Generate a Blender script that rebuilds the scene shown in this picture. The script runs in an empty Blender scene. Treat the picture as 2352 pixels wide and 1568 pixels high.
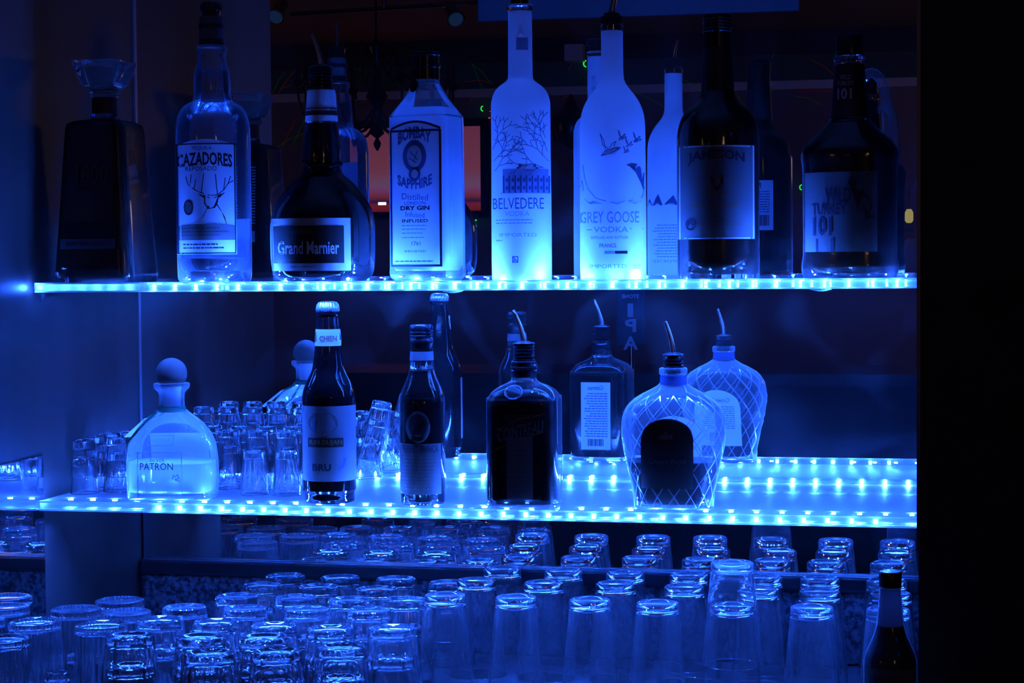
import bpy, bmesh, math, random
from mathutils import Matrix, Vector
random.seed(7)
SC = bpy.context.scene
COL = SC.collection
# ------------------------------------------------------------------ camera
W, H, F = 2352, 1568, 4550.0
CAMZ = 1.50
CAM = Vector((0.0, -3.205, CAMZ))
ROT = (Matrix.Rotation(math.radians(12.1), 3, 'Z') @ Matrix.Rotation(math.radians(90 - 2.37), 3, 'X')
       @ Matrix.Rotation(math.radians(-0.47), 3, 'Z'))
cd = bpy.data.cameras.new('camera'); cam = bpy.data.objects.new('camera', cd); COL.objects.link(cam)
cd.sensor_width = 36.0; cd.lens = 36.0 * F / W; cd.clip_start = 0.05; cd.clip_end = 60
cam.matrix_world = Matrix.Translation(CAM) @ ROT.to_4x4()
SC.camera = cam
# ------------------------------------------------------------------ view, world, lights
SC.view_settings.view_transform = 'Standard'; SC.view_settings.look = 'None'
SC.view_settings.gamma = 1.0; SC.view_settings.exposure = 3.1; SC.view_settings.use_curve_mapping = False
w = bpy.data.worlds.new('night'); SC.world = w; w.use_nodes = True
w.node_tree.nodes['Background'].inputs[0].default_value = (0.010, 0.016, 0.09, 1)
w.node_tree.nodes['Background'].inputs[1].default_value = 0.05
cy = SC.cycles
cy.max_bounces = 14; cy.diffuse_bounces = 9; cy.glossy_bounces = 5; cy.transmission_bounces = 12
cy.transparent_max_bounces = 24; cy.caustics_reflective = True; cy.caustics_refractive = True
cy.sample_clamp_indirect = 12.0; cy.sample_clamp_direct = 0.0; cy.blur_glossy = 0.5
cy.use_adaptive_sampling = True; cy.adaptive_threshold = 0.04
cy.use_denoising = True
LED = (0.018, 0.098, 1.0)
LOW_Z, UP_Z, COUNTER_Z = CAMZ - 0.363, CAMZ - 0.0298, CAMZ - 0.652
XL, XR, SHW, TH = -1.341, -0.024, 0.41, 0.0145

def area(name, loc, rot, sx, sy, power, col=LED, spread=180):
    l = bpy.data.lights.new(name, 'AREA'); l.shape = 'RECTANGLE'; l.size = sx; l.size_y = sy
    l.energy = power; l.color = col; l.spread = math.radians(spread)
    o = bpy.data.objects.new(name, l); COL.objects.link(o); o.location = loc; o.rotation_euler = rot
    return o
PI = math.pi
XM, LEN = (XL + XR) / 2, XR - XL - 0.03
area('lower_strip_light_down', (XM, -0.385, LOW_Z - TH - 0.006), (0, 0, 0), LEN, 0.010, 1.9, spread=125)
area('upper_strip_light_down', (XM, -0.30, UP_Z - TH - 0.006), (0, 0, 0), LEN, 0.01, .3)
def point(name, loc, power, col, r=0.05):
    l = bpy.data.lights.new(name, 'POINT'); l.energy = power; l.color = col; l.shadow_soft_size = r
    o = bpy.data.objects.new(name, l); COL.objects.link(o); o.location = loc
point('upper_end_light', (XL + 0.004, -0.418, UP_Z - 0.007), 0.035, LED, 0.004)
point('warm_room_light', (1.5, -4.8, 2.0), .55, (1.0, 0.62, 0.40), 0.2)
point('warm_room_light', (-3.6, -4.6, 2.0), .12, (1.0, 0.62, 0.40), 0.2)
point('blue_room_light', (1.6, -2.2, 2.3), 0.05, LED, 0.1)

# ------------------------------------------------------------------ projection helpers
RI = ROT.transposed()
def ray(px, py):
    return ROT @ Vector(((px - W / 2) / F, -(py - H / 2) / F, -1.0))
def on_z(px, py, z):
    d = ray(px, py); t = (z - CAM.z) / d.z; return CAM + d * t
def on_y(px, py, y):
    d = ray(px, py); t = (y - CAM.y) / d.y; return CAM + d * t
def refl(px, py, yv):                       # a real point of the room whose mirror image is seen at px, py
    p = on_y(px, py, yv); return Vector((p.x, -p.y, p.z))
def project(p):
    q = RI @ (Vector(p) - CAM); return (W / 2 + F * q.x / -q.z, H / 2 - F * q.y / -q.z, -q.z)

# ------------------------------------------------------------------ materials
MATS = {}
def mat(name, fn):
    m = bpy.data.materials.new(name); m.use_nodes = True
    nt = m.node_tree; nt.nodes.clear()
    out = nt.nodes.new('ShaderNodeOutputMaterial'); fn(nt, out); MATS[name] = m; return m
def N(nt, t, **kw):
    n = nt.nodes.new('ShaderNode' + t)
    for k, v in kw.items(): n.inputs[k.replace('_', ' ')].default_value = v
    return n
def c4(c): return (c[0], c[1], c[2], 1)
def principled(name, col, rough=0.5, metal=0.0, spec=0.5, noise=None, bump=None, coat=0.0):
    def fn(nt, out):
        p = N(nt, 'BsdfPrincipled'); p.inputs['Base Color'].default_value = c4(col)
        p.inputs['Roughness'].default_value = rough; p.inputs['Metallic'].default_value = metal
        p.inputs['Specular IOR Level'].default_value = spec; p.inputs['Coat Weight'].default_value = coat
        if noise:
            scale, col2, stretch = noise
            tc = N(nt, 'TexCoord'); mp = N(nt, 'Mapping'); mp.inputs['Scale'].default_value = stretch
            nz = N(nt, 'TexNoise'); nz.inputs['Scale'].default_value = scale; nz.inputs['Detail'].default_value = 5
            cr = N(nt, 'ValToRGB'); cr.color_ramp.elements[0].position = .4; cr.color_ramp.elements[1].position = .62
            cr.color_ramp.elements[0].color = c4(col); cr.color_ramp.elements[1].color = c4(col2)
            nt.links.new(tc.outputs['Object'], mp.inputs[0]); nt.links.new(mp.outputs[0], nz.inputs['Vector'])
            nt.links.new(nz.outputs['Fac'], cr.inputs[0]); nt.links.new(cr.outputs[0], p.inputs['Base Color'])
        if bump:
            scale, strength, stretch = bump
            tc = N(nt, 'TexCoord'); mp = N(nt, 'Mapping'); mp.inputs['Scale'].default_value = stretch
            nz = N(nt, 'TexNoise'); nz.inputs['Scale'].default_value = scale
            b = N(nt, 'Bump'); b.inputs['Strength'].default_value = strength; b.inputs['Distance'].default_value = 0.002
            nt.links.new(tc.outputs['Object'], mp.inputs[0]); nt.links.new(mp.outputs[0], nz.inputs['Vector'])
            nt.links.new(nz.outputs['Fac'], b.inputs['Height']); nt.links.new(b.outputs[0], p.inputs['Normal'])
        nt.links.new(p.outputs[0], out.inputs[0])
    return mat(name, fn)
def emission(name, col, s, sample=True):
    def fn(nt, out):
        e = N(nt, 'Emission'); e.inputs[0].default_value = c4(col); e.inputs[1].default_value = s
        nt.links.new(e.outputs[0], out.inputs[0])
    m = mat(name, fn)
    if not sample: m.cycles.emission_sampling = 'NONE'
    return m
def mixn(nt, a, b, fac):
    m = N(nt, 'MixShader')
    if isinstance(fac, (int, float)): m.inputs[0].default_value = fac
    else: nt.links.new(fac, m.inputs[0])
    nt.links.new(a, m.inputs[1]); nt.links.new(b, m.inputs[2]); return m.outputs[0]
def thin_glass(name, tint=(.93, .96, 1), haze=0.05, rough=0.03, rim=0.0, edge=.35):
    # clear glass seen through without refraction: transparency, a Fresnel reflection and a faint bloom of dust, with refracted light painted pale along the outline
    def fn(nt, out):
        t = N(nt, 'BsdfTransparent'); t.inputs[0].default_value = c4(tint)
        g = N(nt, 'BsdfGlossy'); g.inputs['Roughness'].default_value = rough
        lw = N(nt, 'Fresnel'); lw.inputs[0].default_value = 1.5
        s = mixn(nt, t.outputs[0], g.outputs[0], lw.outputs[0])
        tr = N(nt, 'BsdfTranslucent'); tr.inputs[0].default_value = (.9, .9, .9, 1)
        df = N(nt, 'BsdfDiffuse'); df.inputs[0].default_value = (.9, .9, .9, 1)
        h = mixn(nt, tr.outputs[0], df.outputs[0], 0.4)
        l2 = N(nt, 'LayerWeight'); l2.inputs[0].default_value = 0.25
        mr = N(nt, 'MapRange'); mr.inputs['To Min'].default_value = haze; mr.inputs['To Max'].default_value = haze + edge
        pw = N(nt, 'Math'); pw.operation = 'POWER'; pw.inputs[1].default_value = 3.0
        nt.links.new(l2.outputs['Facing'], pw.inputs[0]); nt.links.new(pw.outputs[0], mr.inputs['Value'])
        nt.links.new(mixn(nt, s, h, mr.outputs[0]), out.inputs[0])
    return mat(name, fn)
def real_glass(name, tint=(1, 1, 1), haze=0.03, rough=0.0, ior=1.5, bump=0, edge=0.0):
    def fn(nt, out):
        g = N(nt, 'BsdfGlass'); g.inputs['Roughness'].default_value = rough; g.inputs['IOR'].default_value = ior
        g.inputs['Color'].default_value = c4(tint)
        tr = N(nt, 'BsdfTranslucent'); tr.inputs[0].default_value = (.9, .9, .9, 1)
        df = N(nt, 'BsdfDiffuse'); df.inputs[0].default_value = (.9, .9, .9, 1)
        if bump:
            nz = N(nt, 'TexNoise'); nz.inputs['Scale'].default_value = 60
            tc = N(nt, 'TexCoord'); nt.links.new(tc.outputs['Object'], nz.inputs['Vector'])
            b = N(nt, 'Bump'); b.inputs['Strength'].default_value = bump; b.inputs['Distance'].default_value = 0.001
            nt.links.new(nz.outputs['Fac'], b.inputs['Height']); nt.links.new(b.outputs[0], g.inputs['Normal'])
        h = mixn(nt, tr.outputs[0], df.outputs[0], 0.5)
        l2 = N(nt, 'LayerWeight'); l2.inputs[0].default_value = 0.3
        pw = N(nt, 'Math'); pw.operation = 'POWER'; pw.inputs[1].default_value = 4.0
        mr = N(nt, 'MapRange'); mr.inputs['To Min'].default_value = haze; mr.inputs['To Max'].default_value = haze + edge  # paler at grazing angles: the lit glass rim is painted in as haze
        nt.links.new(l2.outputs['Facing'], pw.inputs[0]); nt.links.new(pw.outputs[0], mr.inputs['Value'])
        nt.links.new(mixn(nt, g.outputs[0], h, mr.outputs[0]), out.inputs[0])
    return mat(name, fn)
def scatter(name, col, trans=0.5, gloss=0.0, grough=.3, clear=0.0):
    def fn(nt, out):
        tr = N(nt, 'BsdfTranslucent'); tr.inputs[0].default_value = c4(col)
        df = N(nt, 'BsdfDiffuse'); df.inputs[0].default_value = c4(col)
        s = mixn(nt, df.outputs[0], tr.outputs[0], trans)
        if clear:
            t = N(nt, 'BsdfTransparent'); s = mixn(nt, s, t.outputs[0], clear)
        if gloss:
            g = N(nt, 'BsdfGlossy'); g.inputs['Roughness'].default_value = grough
            s = mixn(nt, s, g.outputs[0], gloss)
        nt.links.new(s, out.inputs[0])
    return mat(name, fn)

CLEARC = thin_glass('bottle_glass_clear_body', haze=0.035, edge=1.0)
CLEAR = thin_glass('clear_bottle_glass', haze=0.05)
CLEARB = thin_glass('bottle_glass_bloom_bright_edge', haze=0.10, edge=.6)
GLASS = real_glass('tumbler_glass', haze=0.013, edge=.05)
PINTG = real_glass('pint_glass', haze=0.014, edge=.05)
DECAN = real_glass('cut_glass', haze=0.05, bump=0.25)
DGREEN = real_glass('bottle_glass_over_dark_drink', haze=0.007, edge=.25)
FROST = scatter('frosted_glass', (.985, .985, .985), 0.6, 0.01, .35)
FROST2 = scatter('clearer_frosted_glass', (.93, .95, .97), 0.6, 0.03, .3, clear=.35)
SLAB = thin_glass('acrylic_shelf', haze=0.05, rough=0.08, edge=.0)
BEVEL = scatter('acrylic_edge', (.95, .97, 1), 0.6, .05)
WHISKY = principled('whisky', (.012, .005, .002), .12)
AMBER = principled('amber_tequila', (.022, .010, .003), .15)
DARKLIQ = principled('dark_liqueur', (.004, .003, .003), .08)
CORDIAL = principled('dark_bottle_glass', (.004, .0035, .004), .06)
PAPER = scatter('white_paper', (.8, .8, .8), .45)
PAPERD = scatter('cream_paper', (.15, .14, .14), .15)
PAPERG = scatter('grey_paper', (.11, .105, .10), .10)
PAPERK = principled('black_paper', (.008, .007, .006), .5)
GREYB = principled('tan_paper', (.20, .17, .15), .6)
INK = principled('ink', (.006, .008, .02), .5)
INKL = scatter('blue_ink', (.12, .17, .33), .5)
INKM = scatter('pale_ink', (.36, .42, .60), .5)
WHITEI = scatter('white_ink', (.85, .85, .85), .2)
GREYI = principled('dim_ink', (.10, .09, .08), .5)
GREENI = principled('green_ink', (.03, .06, .03), .5)
OCHRE = principled('ochre_ink', (.25, .10, .03), .5)
METAL = principled('pourer_steel', (.55, .5, .45), .22, 1.0)
BLACKP = principled('black_plastic', (.006, .006, .007), .25)
SILVER = principled('crown_cap_steel', (.6, .6, .62), .3, .9)
CORK = principled('cork', (.08, .06, .05), .85)
REDWAX = principled('red_wax', (.12, .012, .006), .5)
RIBBON = scatter('green_ribbon', (.02, .22, .12), .4)
def mirror_fn(nt, out):
    g = N(nt, 'BsdfGlossy'); g.inputs['Color'].default_value = (.80, .82, .84, 1); g.inputs['Roughness'].default_value = 0.0
    d = N(nt, 'BsdfGlossy'); d.inputs['Color'].default_value = (.5, .5, .5, 1); d.inputs['Roughness'].default_value = 0.35
    tc = N(nt, 'TexCoord'); nz = N(nt, 'TexNoise'); nz.inputs['Scale'].default_value = 5; nz.inputs['Detail'].default_value = 6
    nz.inputs['Distortion'].default_value = 1.5
    cr = N(nt, 'ValToRGB'); cr.color_ramp.elements[0].position = .5; cr.color_ramp.elements[1].position = .75
    cr.color_ramp.elements[0].color = (.02, .02, .02, 1); cr.color_ramp.elements[1].color = (.10, .10, .10, 1)
    nt.links.new(tc.outputs['Object'], nz.inputs['Vector']); nt.links.new(nz.outputs['Fac'], cr.inputs[0])
    nt.links.new(mixn(nt, g.outputs[0], d.outputs[0], cr.outputs[0]), out.inputs[0])
MIRROR = mat('mirror', mirror_fn)
WOOD = principled('dark_wood_panel', (.030, .022, .018), .42, noise=(3, (.04, .028, .022), (6, 6, .5)))
BLACKW = principled('black_pillar_paint', (.002, .002, .002), .6)
BROWNW = principled('brown_wall_paint', (.20, .12, .09), .7, noise=(1.5, (.26, .17, .12), (1, 1, 1)))
DARKB = principled('dark_beam_paint', (.03, .02, .02), .7)
TRIMP = principled('pale_trim_paint', (.62, .5, .4), .6)
CEILP = principled('ceiling_paint', (.30, .16, .08), .7)
BOARD = principled('white_board', (.22, .24, .27), .6)
GRANITE = principled('granite', (.02, .02, .025), .25, noise=(130, (.11, .11, .12), (1, 1, 1)))
RAILM = principled('black_rail', (.02, .02, .022), .22, .3)
MAT_ = principled('rubber_bar_mat', (.03, .03, .03), .35, bump=(400, 1.0, (.05, 1, 1)))
FLOORM = principled('dark_floor', (.04, .03, .025), .6)
CABM = principled('cabinet', (.03, .025, .02), .5)
IRON = principled('wrought_iron', (.05, .045, .035), .3, .6)
LEDM = emission('led_chip', (.03, .15, 1.0), 45)
LEDU = emission('led_chip_under_upper_shelf', LED, 1450)
LEDLO = emission('led_chip_under_lower_shelf', LED, 600)
LEDBK = emission('led_chip_back', LED, 420)
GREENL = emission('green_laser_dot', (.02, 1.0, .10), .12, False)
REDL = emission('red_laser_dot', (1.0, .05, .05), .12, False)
REDDIM = emission('red_laser_streak', (1, .05, .02), .004, False)
GRNDIM = emission('green_laser_streak', (.03, 1, .05), .0022, False)

# ------------------------------------------------------------------ mesh helpers
def link(name, me, parent=None, m=None):
    o = bpy.data.objects.new(name, me); COL.objects.link(o)
    if parent is not None: o.parent = parent
    if m is not None:
        me.materials.clear(); me.materials.append(m)
    return o
def mk(name, verts, faces, m=None, parent=None, smooth=False, angle=35):
    me = bpy.data.meshes.new(name); me.from_pydata([tuple(v) for v in verts], [], faces); me.update()
    bm = bmesh.new(); bm.from_mesh(me); bmesh.ops.remove_doubles(bm, verts=bm.verts, dist=1e-6)
    bmesh.ops.recalc_face_normals(bm, faces=bm.faces); bm.to_mesh(me); bm.free()
    if smooth:
        me.polygons.foreach_set('use_smooth', [True] * len(me.polygons)); me.set_sharp_from_angle(angle=math.radians(angle))
    return link(name, me, parent, m)
def box(name, a, b, m, parent=None, bevel=0.0):
    bm = bmesh.new(); bmesh.ops.create_cube(bm, size=1.0)
    c = [(a[i] + b[i]) / 2 for i in range(3)]; s = [abs(b[i] - a[i]) for i in range(3)]
    for v in bm.verts: v.co = Vector((c[0] + v.co.x * s[0], c[1] + v.co.y * s[1], c[2] + v.co.z * s[2]))
    if bevel: bmesh.ops.bevel(bm, geom=bm.edges[:], offset=bevel, segments=2, affect='EDGES', profile=.7)
    me = bpy.data.meshes.new(name); bm.to_mesh(me); bm.free()
    return link(name, me, parent, m)
def struct(o): o['kind'] = 'structure'; return o
def tag(o, label, cat, group=None):
    o['label'] = label; o['category'] = cat
    if group: o['group'] = group
    return o
def thing(name, label, cat, loc=(0, 0, 0), rz=0, group=None):
    o = bpy.data.objects.new(name, None); COL.objects.link(o); o.location = loc; o.rotation_euler = (0, 0, rz)
    o.empty_display_size = .02
    return tag(o, label, cat, group)
def loft_geo(rings):
    """rings: list of lists of points of equal count; the ends are capped."""
    n = len(rings[0]); v = [p for r in rings for p in r]; f = []
    for i in range(len(rings) - 1):
        for j in range(n):
            k = (j + 1) % n
            f.append((i * n + j, i * n + k, (i + 1) * n + k, (i + 1) * n + j))
    f.append(tuple(range(n))[::-1]); f.append(tuple((len(rings) - 1) * n + j for j in range(n)))
    return v, f
def se(a, e):                                # superellipse direction
    c, s = math.cos(a), math.sin(a)
    return (math.copysign(abs(c) ** (2 / e), c), math.copysign(abs(s) ** (2 / e), s))
def ring(z, rx, ry=None, e=2.0, n=64, mod=None, cx=0, cy_=0):
    ry = rx if ry is None else ry; out = []
    for j in range(n):
        a = 2 * PI * j / n
        if abs(e - 2) < .01: u, v = math.cos(a), math.sin(a)
        else: u, v = se(a, e)
        q = mod(a, z) if mod else 1.0
        out.append((cx + rx * u * q, cy_ + ry * v * q, z))
    return out
def tube_geo(pts, r, n=10, r2=None):
    rings = []; pts = [Vector(p) for p in pts]
    for i, p in enumerate(pts):
        d = (pts[min(i + 1, len(pts) - 1)] - pts[max(i - 1, 0)]).normalized()
        up = Vector((0, 0, 1)) if abs(d.z) < .9 else Vector((0, 1, 0))
        a = d.cross(up).normalized(); b = d.cross(a)
        rr = r if r2 is None else r + (r2 - r) * i / (len(pts) - 1)
        rings.append([tuple(p + a * rr * math.cos(2 * PI * j / n) + b * rr * math.sin(2 * PI * j / n)) for j in range(n)])
    return loft_geo(rings)
def tube(name, pts, r, m, parent=None, n=10, r2=None):
    v, f = tube_geo(pts, r, n, r2); return mk(name, v, f, m, parent, True, 60)
def catmull(pts, n=4):
    out = []
    for i in range(len(pts) - 1):
        p0, p1, p2, p3 = pts[max(i - 1, 0)], pts[i], pts[i + 1], pts[min(i + 2, len(pts) - 1)]
        for k in range(n):
            t = k / n
            out.append(tuple(.5 * (2 * b + (c - a) * t + (2 * a - 5 * b + 4 * c - d) * t * t + (3 * b - a - 3 * c + d) * t ** 3)
                             for a, b, c, d in zip(p0, p1, p2, p3)))
    out.append(tuple(pts[-1])); return out
TEXTS = {}
def text_geo(s, off=0.0):
    key = (s, off)
    if key not in TEXTS:
        cu = bpy.data.curves.new('t', 'FONT'); cu.body = s; cu.size = 1; cu.offset = off; cu.resolution_u = 2
        o = bpy.data.objects.new('t', cu); COL.objects.link(o)
        bpy.context.view_layer.update()
        dg = bpy.context.evaluated_depsgraph_get(); me = bpy.data.meshes.new_from_object(o.evaluated_get(dg))
        v = [(p.co.x, p.co.y) for p in me.vertices]; f = [tuple(p.vertices) for p in me.polygons]
        bpy.data.objects.remove(o); bpy.data.curves.remove(cu); bpy.data.meshes.remove(me)
        x0 = min(p[0] for p in v); x1 = max(p[0] for p in v); y0 = min(p[1] for p in v); y1 = max(p[1] for p in v)
        v = [((p[0] - x0) / (x1 - x0) - .5, (p[1] - y0) / (y1 - y0) - .5) for p in v]
        TEXTS[key] = (v, f)
    return TEXTS[key]

class Bottle:
    """A bottle standing where its base centre is seen at px on a shelf at height zs, d in front of the mirror.
    Profiles, labels and lettering are given in photo pixels (x from the bottle's axis, y down the picture) and turned
    into metres at the bottle's own distance; local -Y is its front."""
    def __init__(s, name, label, px, d, zs, turn=0.0, nexp=2.0, depth=1.0, group=None, cat='bottle'):
        y0 = 640
        for _ in range(4):
            p = on_y(px, y0, -d); y0 = project((p.x, -d, zs))[1]
        s.loc = Vector((p.x, -d, zs)); s.px, s.ypc, zc = project(s.loc)
        s.s = zc / F; s.turn = math.radians(turn)
        s.rz = math.atan2(CAM.x - s.loc.x, -(CAM.y - s.loc.y)) + s.turn
        s.root = thing(name, label, cat, s.loc, s.rz, group); s.e = nexp; s.dep = depth; s.prof = None
    def Z(s, y): return max(0.0, (s.ypc - y) * s.s)
    def section(s, z):
        P = s.sec
        for (z0, r0, e0), (z1, r1, e1) in zip(P, P[1:]):
            if z0 <= z <= z1:
                t = (z - z0) / max(z1 - z0, 1e-9); return r0 + (r1 - r0) * t, e0 + (e1 - e0) * t
        return (P[0][1], P[0][2]) if z < P[0][0] else (P[-1][1], P[-1][2])
    def outer(s, prof, m, name='glass_body', smooth=4, angle=35, mod=None, n=64, round_above=None):
        """prof: (y, halfwidth[, exponent])"""
        pts = []
        for q in prof:
            e = q[2] if len(q) > 2 else s.e
            pts.append((s.Z(q[0]), q[1] * s.s, e))
        pts.sort(key=lambda q: q[0])
        pts[0] = (0.0, pts[0][1], pts[0][2])
        if smooth > 1: pts = catmull(pts, smooth)
        s.sec = pts
        rr = [ring(z, r, r * (s.dep if e > 2.05 else 1 + (s.dep - 1) * 0), e, n, mod) for z, r, e in pts]
        v, f = loft_geo(rr); o = mk(name, v, f, m, s.root, True, angle)
        s.top = pts[-1][0]
        return o
    def inner(s, ylev, m, gap=3.0, base=8.0, name='drink', pts_n=26, n=48):
        zl, zb, g = s.Z(ylev), base * s.s, gap * s.s
        rr = []
        for i in range(pts_n + 1):
            z = zb + (zl - zb) * i / pts_n; r, e = s.section(z); r = max(r - g, .002)
            if i == 0: r *= .9
            rr.append(ring(z, r, r * (s.dep if e > 2.05 else 1), e, n))
        v, f = loft_geo(rr); return mk(name, v, f, m, s.root, True, 40)
    def pt(s, dx, y, off=.0006, back=False, zabs=None):
        z = s.Z(y) if zabs is None else zabs
        r, e = s.section(z); u = dx * s.s; ry = r * (s.dep if e > 2.05 else 1)
        t = min(abs(u) / r, .9995)
        q = ry * (1 - t ** e) ** (1 / e) + off
        if t > .97: u = math.copysign(r * min(t, .995) + off * .7, u)
        return Vector((-u, q, z)) if back else Vector((u, -q, z))
    def patch(s, name, x0, x1, ytop, ybot, m, off=.0006, back=False, parent=None, nx=16, ny=8, arch=0.0, thick=True):
        v = []; f = []
        for j in range(ny + 1):
            for i in range(nx + 1):
                dx = x0 + (x1 - x0) * i / nx; t = (i / nx * 2 - 1)
                yt = ytop + arch * (t * t) if arch >= 0 else ytop
                if arch < 0: yt = ytop + (-arch) * (1 - math.sqrt(max(0, 1 - t * t)))
                v.append(s.pt(dx, yt + (ybot - yt) * j / ny, off, back))
        for j in range(ny):
            for i in range(nx):
                a = j * (nx + 1) + i; f.append((a, a + 1, a + nx + 2, a + nx + 1))
        return mk(name, v, f, m, parent or s.root, True, 80)
    def frame(s, name, x0, x1, yt, yb, w_, m, off=.0009, parent=None, back=False):
        v = []; f = []
        def strip(a0, a1, b0, b1, n=14):
            k = len(v)
            for i in range(n + 1):
                t = i / n; xa = a0 + (a1 - a0) * t
                v.append(s.pt(xa, b0, off, back)); v.append(s.pt(xa, b1, off, back))
            for i in range(n): f.append((k + 2 * i, k + 2 * i + 1, k + 2 * i + 3, k + 2 * i + 2))
        strip(x0, x1, yt, yt + w_); strip(x0, x1, yb - w_, yb); strip(x0, x0 + w_, yt, yb, 2); strip(x1 - w_, x1, yt, yb, 2)
        return mk(name, v, f, m, parent or s.root)
    def text(s, txt, cx, cy_, wd, ht, m, off=.0011, bold=.0, arc=0.0, back=False, parent=None, name='lettering', shear=0.0):
        g, f = text_geo(txt, bold); v = []
        for a, b in g:
            x = cx + a * wd; y = cy_ - b * ht + arc * (2 * a) ** 2 + shear * a
            v.append(s.pt(x, y, off, back))
        return mk(name, v, f, m, parent or s.root)
    def lines(s, x0, x1, ys, h, m, off=.0011, back=False, parent=None, name='fine_print', ragged=.25):
        v = []; f = []; rnd = random.Random(int(x0 * 7 + ys[0]))
        for y in ys:
            a, b = x0, x1 - (x1 - x0) * rnd.random() * ragged
            n = 8; k0 = a
            while k0 < b - 2:
                k1 = min(b, k0 + 3 + rnd.random() * 9); k = len(v)
                v += [s.pt(k0, y, off, back), s.pt(k1, y, off, back), s.pt(k1, y + h, off, back), s.pt(k0, y + h, off, back)]
                f.append((k, k + 1, k + 2, k + 3)); k0 = k1 + 1.6
        return mk(name, v, f, m, parent or s.root)
    def art(s, strokes, m, wd=1.5, off=.0011, name='drawing', parent=None, back=False):
        """strokes: polylines, or ('p', [...]) filled convex polygons"""
        v = []; f = []
        for st in strokes:
            if st[0] == 'p':
                k = len(v); v += [s.pt(x, y, off, back) for x, y in st[1]]; f.append(tuple(range(k, len(v))))
            else:
                w0 = wd
                for (xa, ya), (xb, yb) in zip(st, st[1:]):
                    dx, dy = xb - xa, yb - ya; L = math.hypot(dx, dy) or 1; nx_, ny_ = -dy / L * w0 / 2, dx / L * w0 / 2
                    k = len(v)
                    v += [s.pt(xa + nx_, ya + ny_, off, back), s.pt(xb + nx_, yb + ny_, off, back), s.pt(xb - nx_, yb - ny_, off, back), s.pt(xa - nx_, ya - ny_, off, back)]
                    f.append((k, k + 1, k + 2, k + 3))
        return mk(name, v, f, m, parent or s.root)
    def lathe(s, name, prof, m, parent=None, n=40, angle=35, mod=None, e=2.0, smooth=1):
        pts = sorted([((s.ypc - y) * s.s, r * s.s) for y, r in prof], key=lambda q: q[0])
        # keep given order for equal heights
        pts = [((s.ypc - y) * s.s, r * s.s) for y, r in prof][::-1] if prof[0][0] < prof[-1][0] else [((s.ypc - y) * s.s, r * s.s) for y, r in prof]
        if smooth > 1: pts = catmull(pts, smooth)
        v, f = loft_geo([ring(z, r, r, e, n, mod) for z, r in pts]); return mk(name, v, f, m, parent or s.root, True, angle)
    def pourer(s, ybase, ytop_collar, r, tip, bands=3, tube_r=6, x0=0):
        p = s.lathe('pour_spout_stopper', [(ybase + 14, r * .7), (ybase, r * .72), (ybase, r), (ybase - 4, r * 1.0)] +
                    [q for i in range(bands) for q in ((ybase - 6 - i * 8, r * .8), (ybase - 9 - i * 8, r * .98), (ybase - 12 - i * 8, r * .98))] +
                    [(ytop_collar + 4, r * .85), (ytop_collar + 2, r * 1.05), (ytop_collar, r * .9), (ytop_collar - 4, r * .4)], BLACKP)
        x1, y1 = tip; c, q = math.cos(-s.turn), math.sin(-s.turn)
        pts = []
        for i in range(9):
            t = i / 8; x = x1 * (t ** 1.6); y = ytop_collar + (y1 - ytop_collar) * t
            pts.append((x * s.s * c, x * s.s * q, (s.ypc - y) * s.s))
        tube('pour_tube', pts, tube_r * s.s, METAL, s.root, 12, tube_r * .62 * s.s)
        return p

TRIMD = principled('worn_metal_trim', (.30, .26, .24), .35, .6)
# ================================================================== the setting
WX = -1.3465                                   # face of the left side wall
def setting():
    struct(box('floor', (-4, -6.3, -.05), (4, .1, 0), FLOORM))
    struct(box('ceiling', (-4, -6.3, 2.56), (4, .1, 2.62), CEILP))
    struct(box('wall_back', (-4, .006, 0), (4, .1, 2.56), DARKB))
    struct(box('wall_front', (-4, -6.3, 0), (4, -6.2, 2.56), BROWNW))
    struct(box('wall_right', (4, -6.3, 0), (4.1, .1, 2.56), BROWNW))
    struct(box('wall_left', (-4.1, -6.3, 0), (-4, .1, 2.56), BROWNW))
    struct(box('trim_1', (-4, -6.2, 2.45), (4, -6.15, 2.56), DARKB))
    struct(box('trim_2', (-4, -6.2, 2.285), (4, -6.17, 2.325), TRIMP))
    struct(box('trim_3', (-4, -6.2, 2.325), (4, -6.185, 2.45), principled('wall_green_light_tint', (.05, .09, .05), .7)))  # green tinge of reflected light put into the colour of this band
    struct(box('wall_side', (WX - .10, -.72, 0), (WX, .006, 2.56), WOOD))
    struct(box('wall_pillar', (XR + .001, -.47, 0), (XR + .75, .006, 2.56), BLACKW))
    struct(box('trim_4', (WX, -.006, CAMZ - .30), (WX + .004, -.001, 2.5), TRIMD))
setting()
t = tag(box('wall_mirror', (WX + .004, -.001, CAMZ - .512), (XR, .006, 2.5), MIRROR),
        'large wall mirror behind the shelves of bottles', 'mirror')
t = tag(box('side_mirror', (WX, -.70, COUNTER_Z), (WX + .003, -.385, CAMZ - .295), MIRROR, bevel=.0008),
        'narrow mirror on the left side wall beneath the upper shelf', 'mirror')
t = tag(box('mirror_rail', (WX + .004, -.022, CAMZ - .536), (XR, -.001, CAMZ - .510), RAILM, bevel=.005),
        'glossy black rail along the bottom of the wall mirror', 'rail')
t = tag(box('granite_backsplash', (WX + .004, -.012, COUNTER_Z), (XR, .004, CAMZ - .537), GRANITE),
        'speckled dark granite backsplash under the mirror rail', 'backsplash')
t = tag(box('pillar_edge_strip', (XR - .002, -.4725, CAMZ - .40), (XR + .003, -.4702, 2.1), METAL),
        'thin bright strip on the corner of the black pillar', 'edge strip')
cab = thing('back_counter', 'dark back bar counter under the rows of upturned glasses', 'counter', (-.7, -.4, 0))
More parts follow.
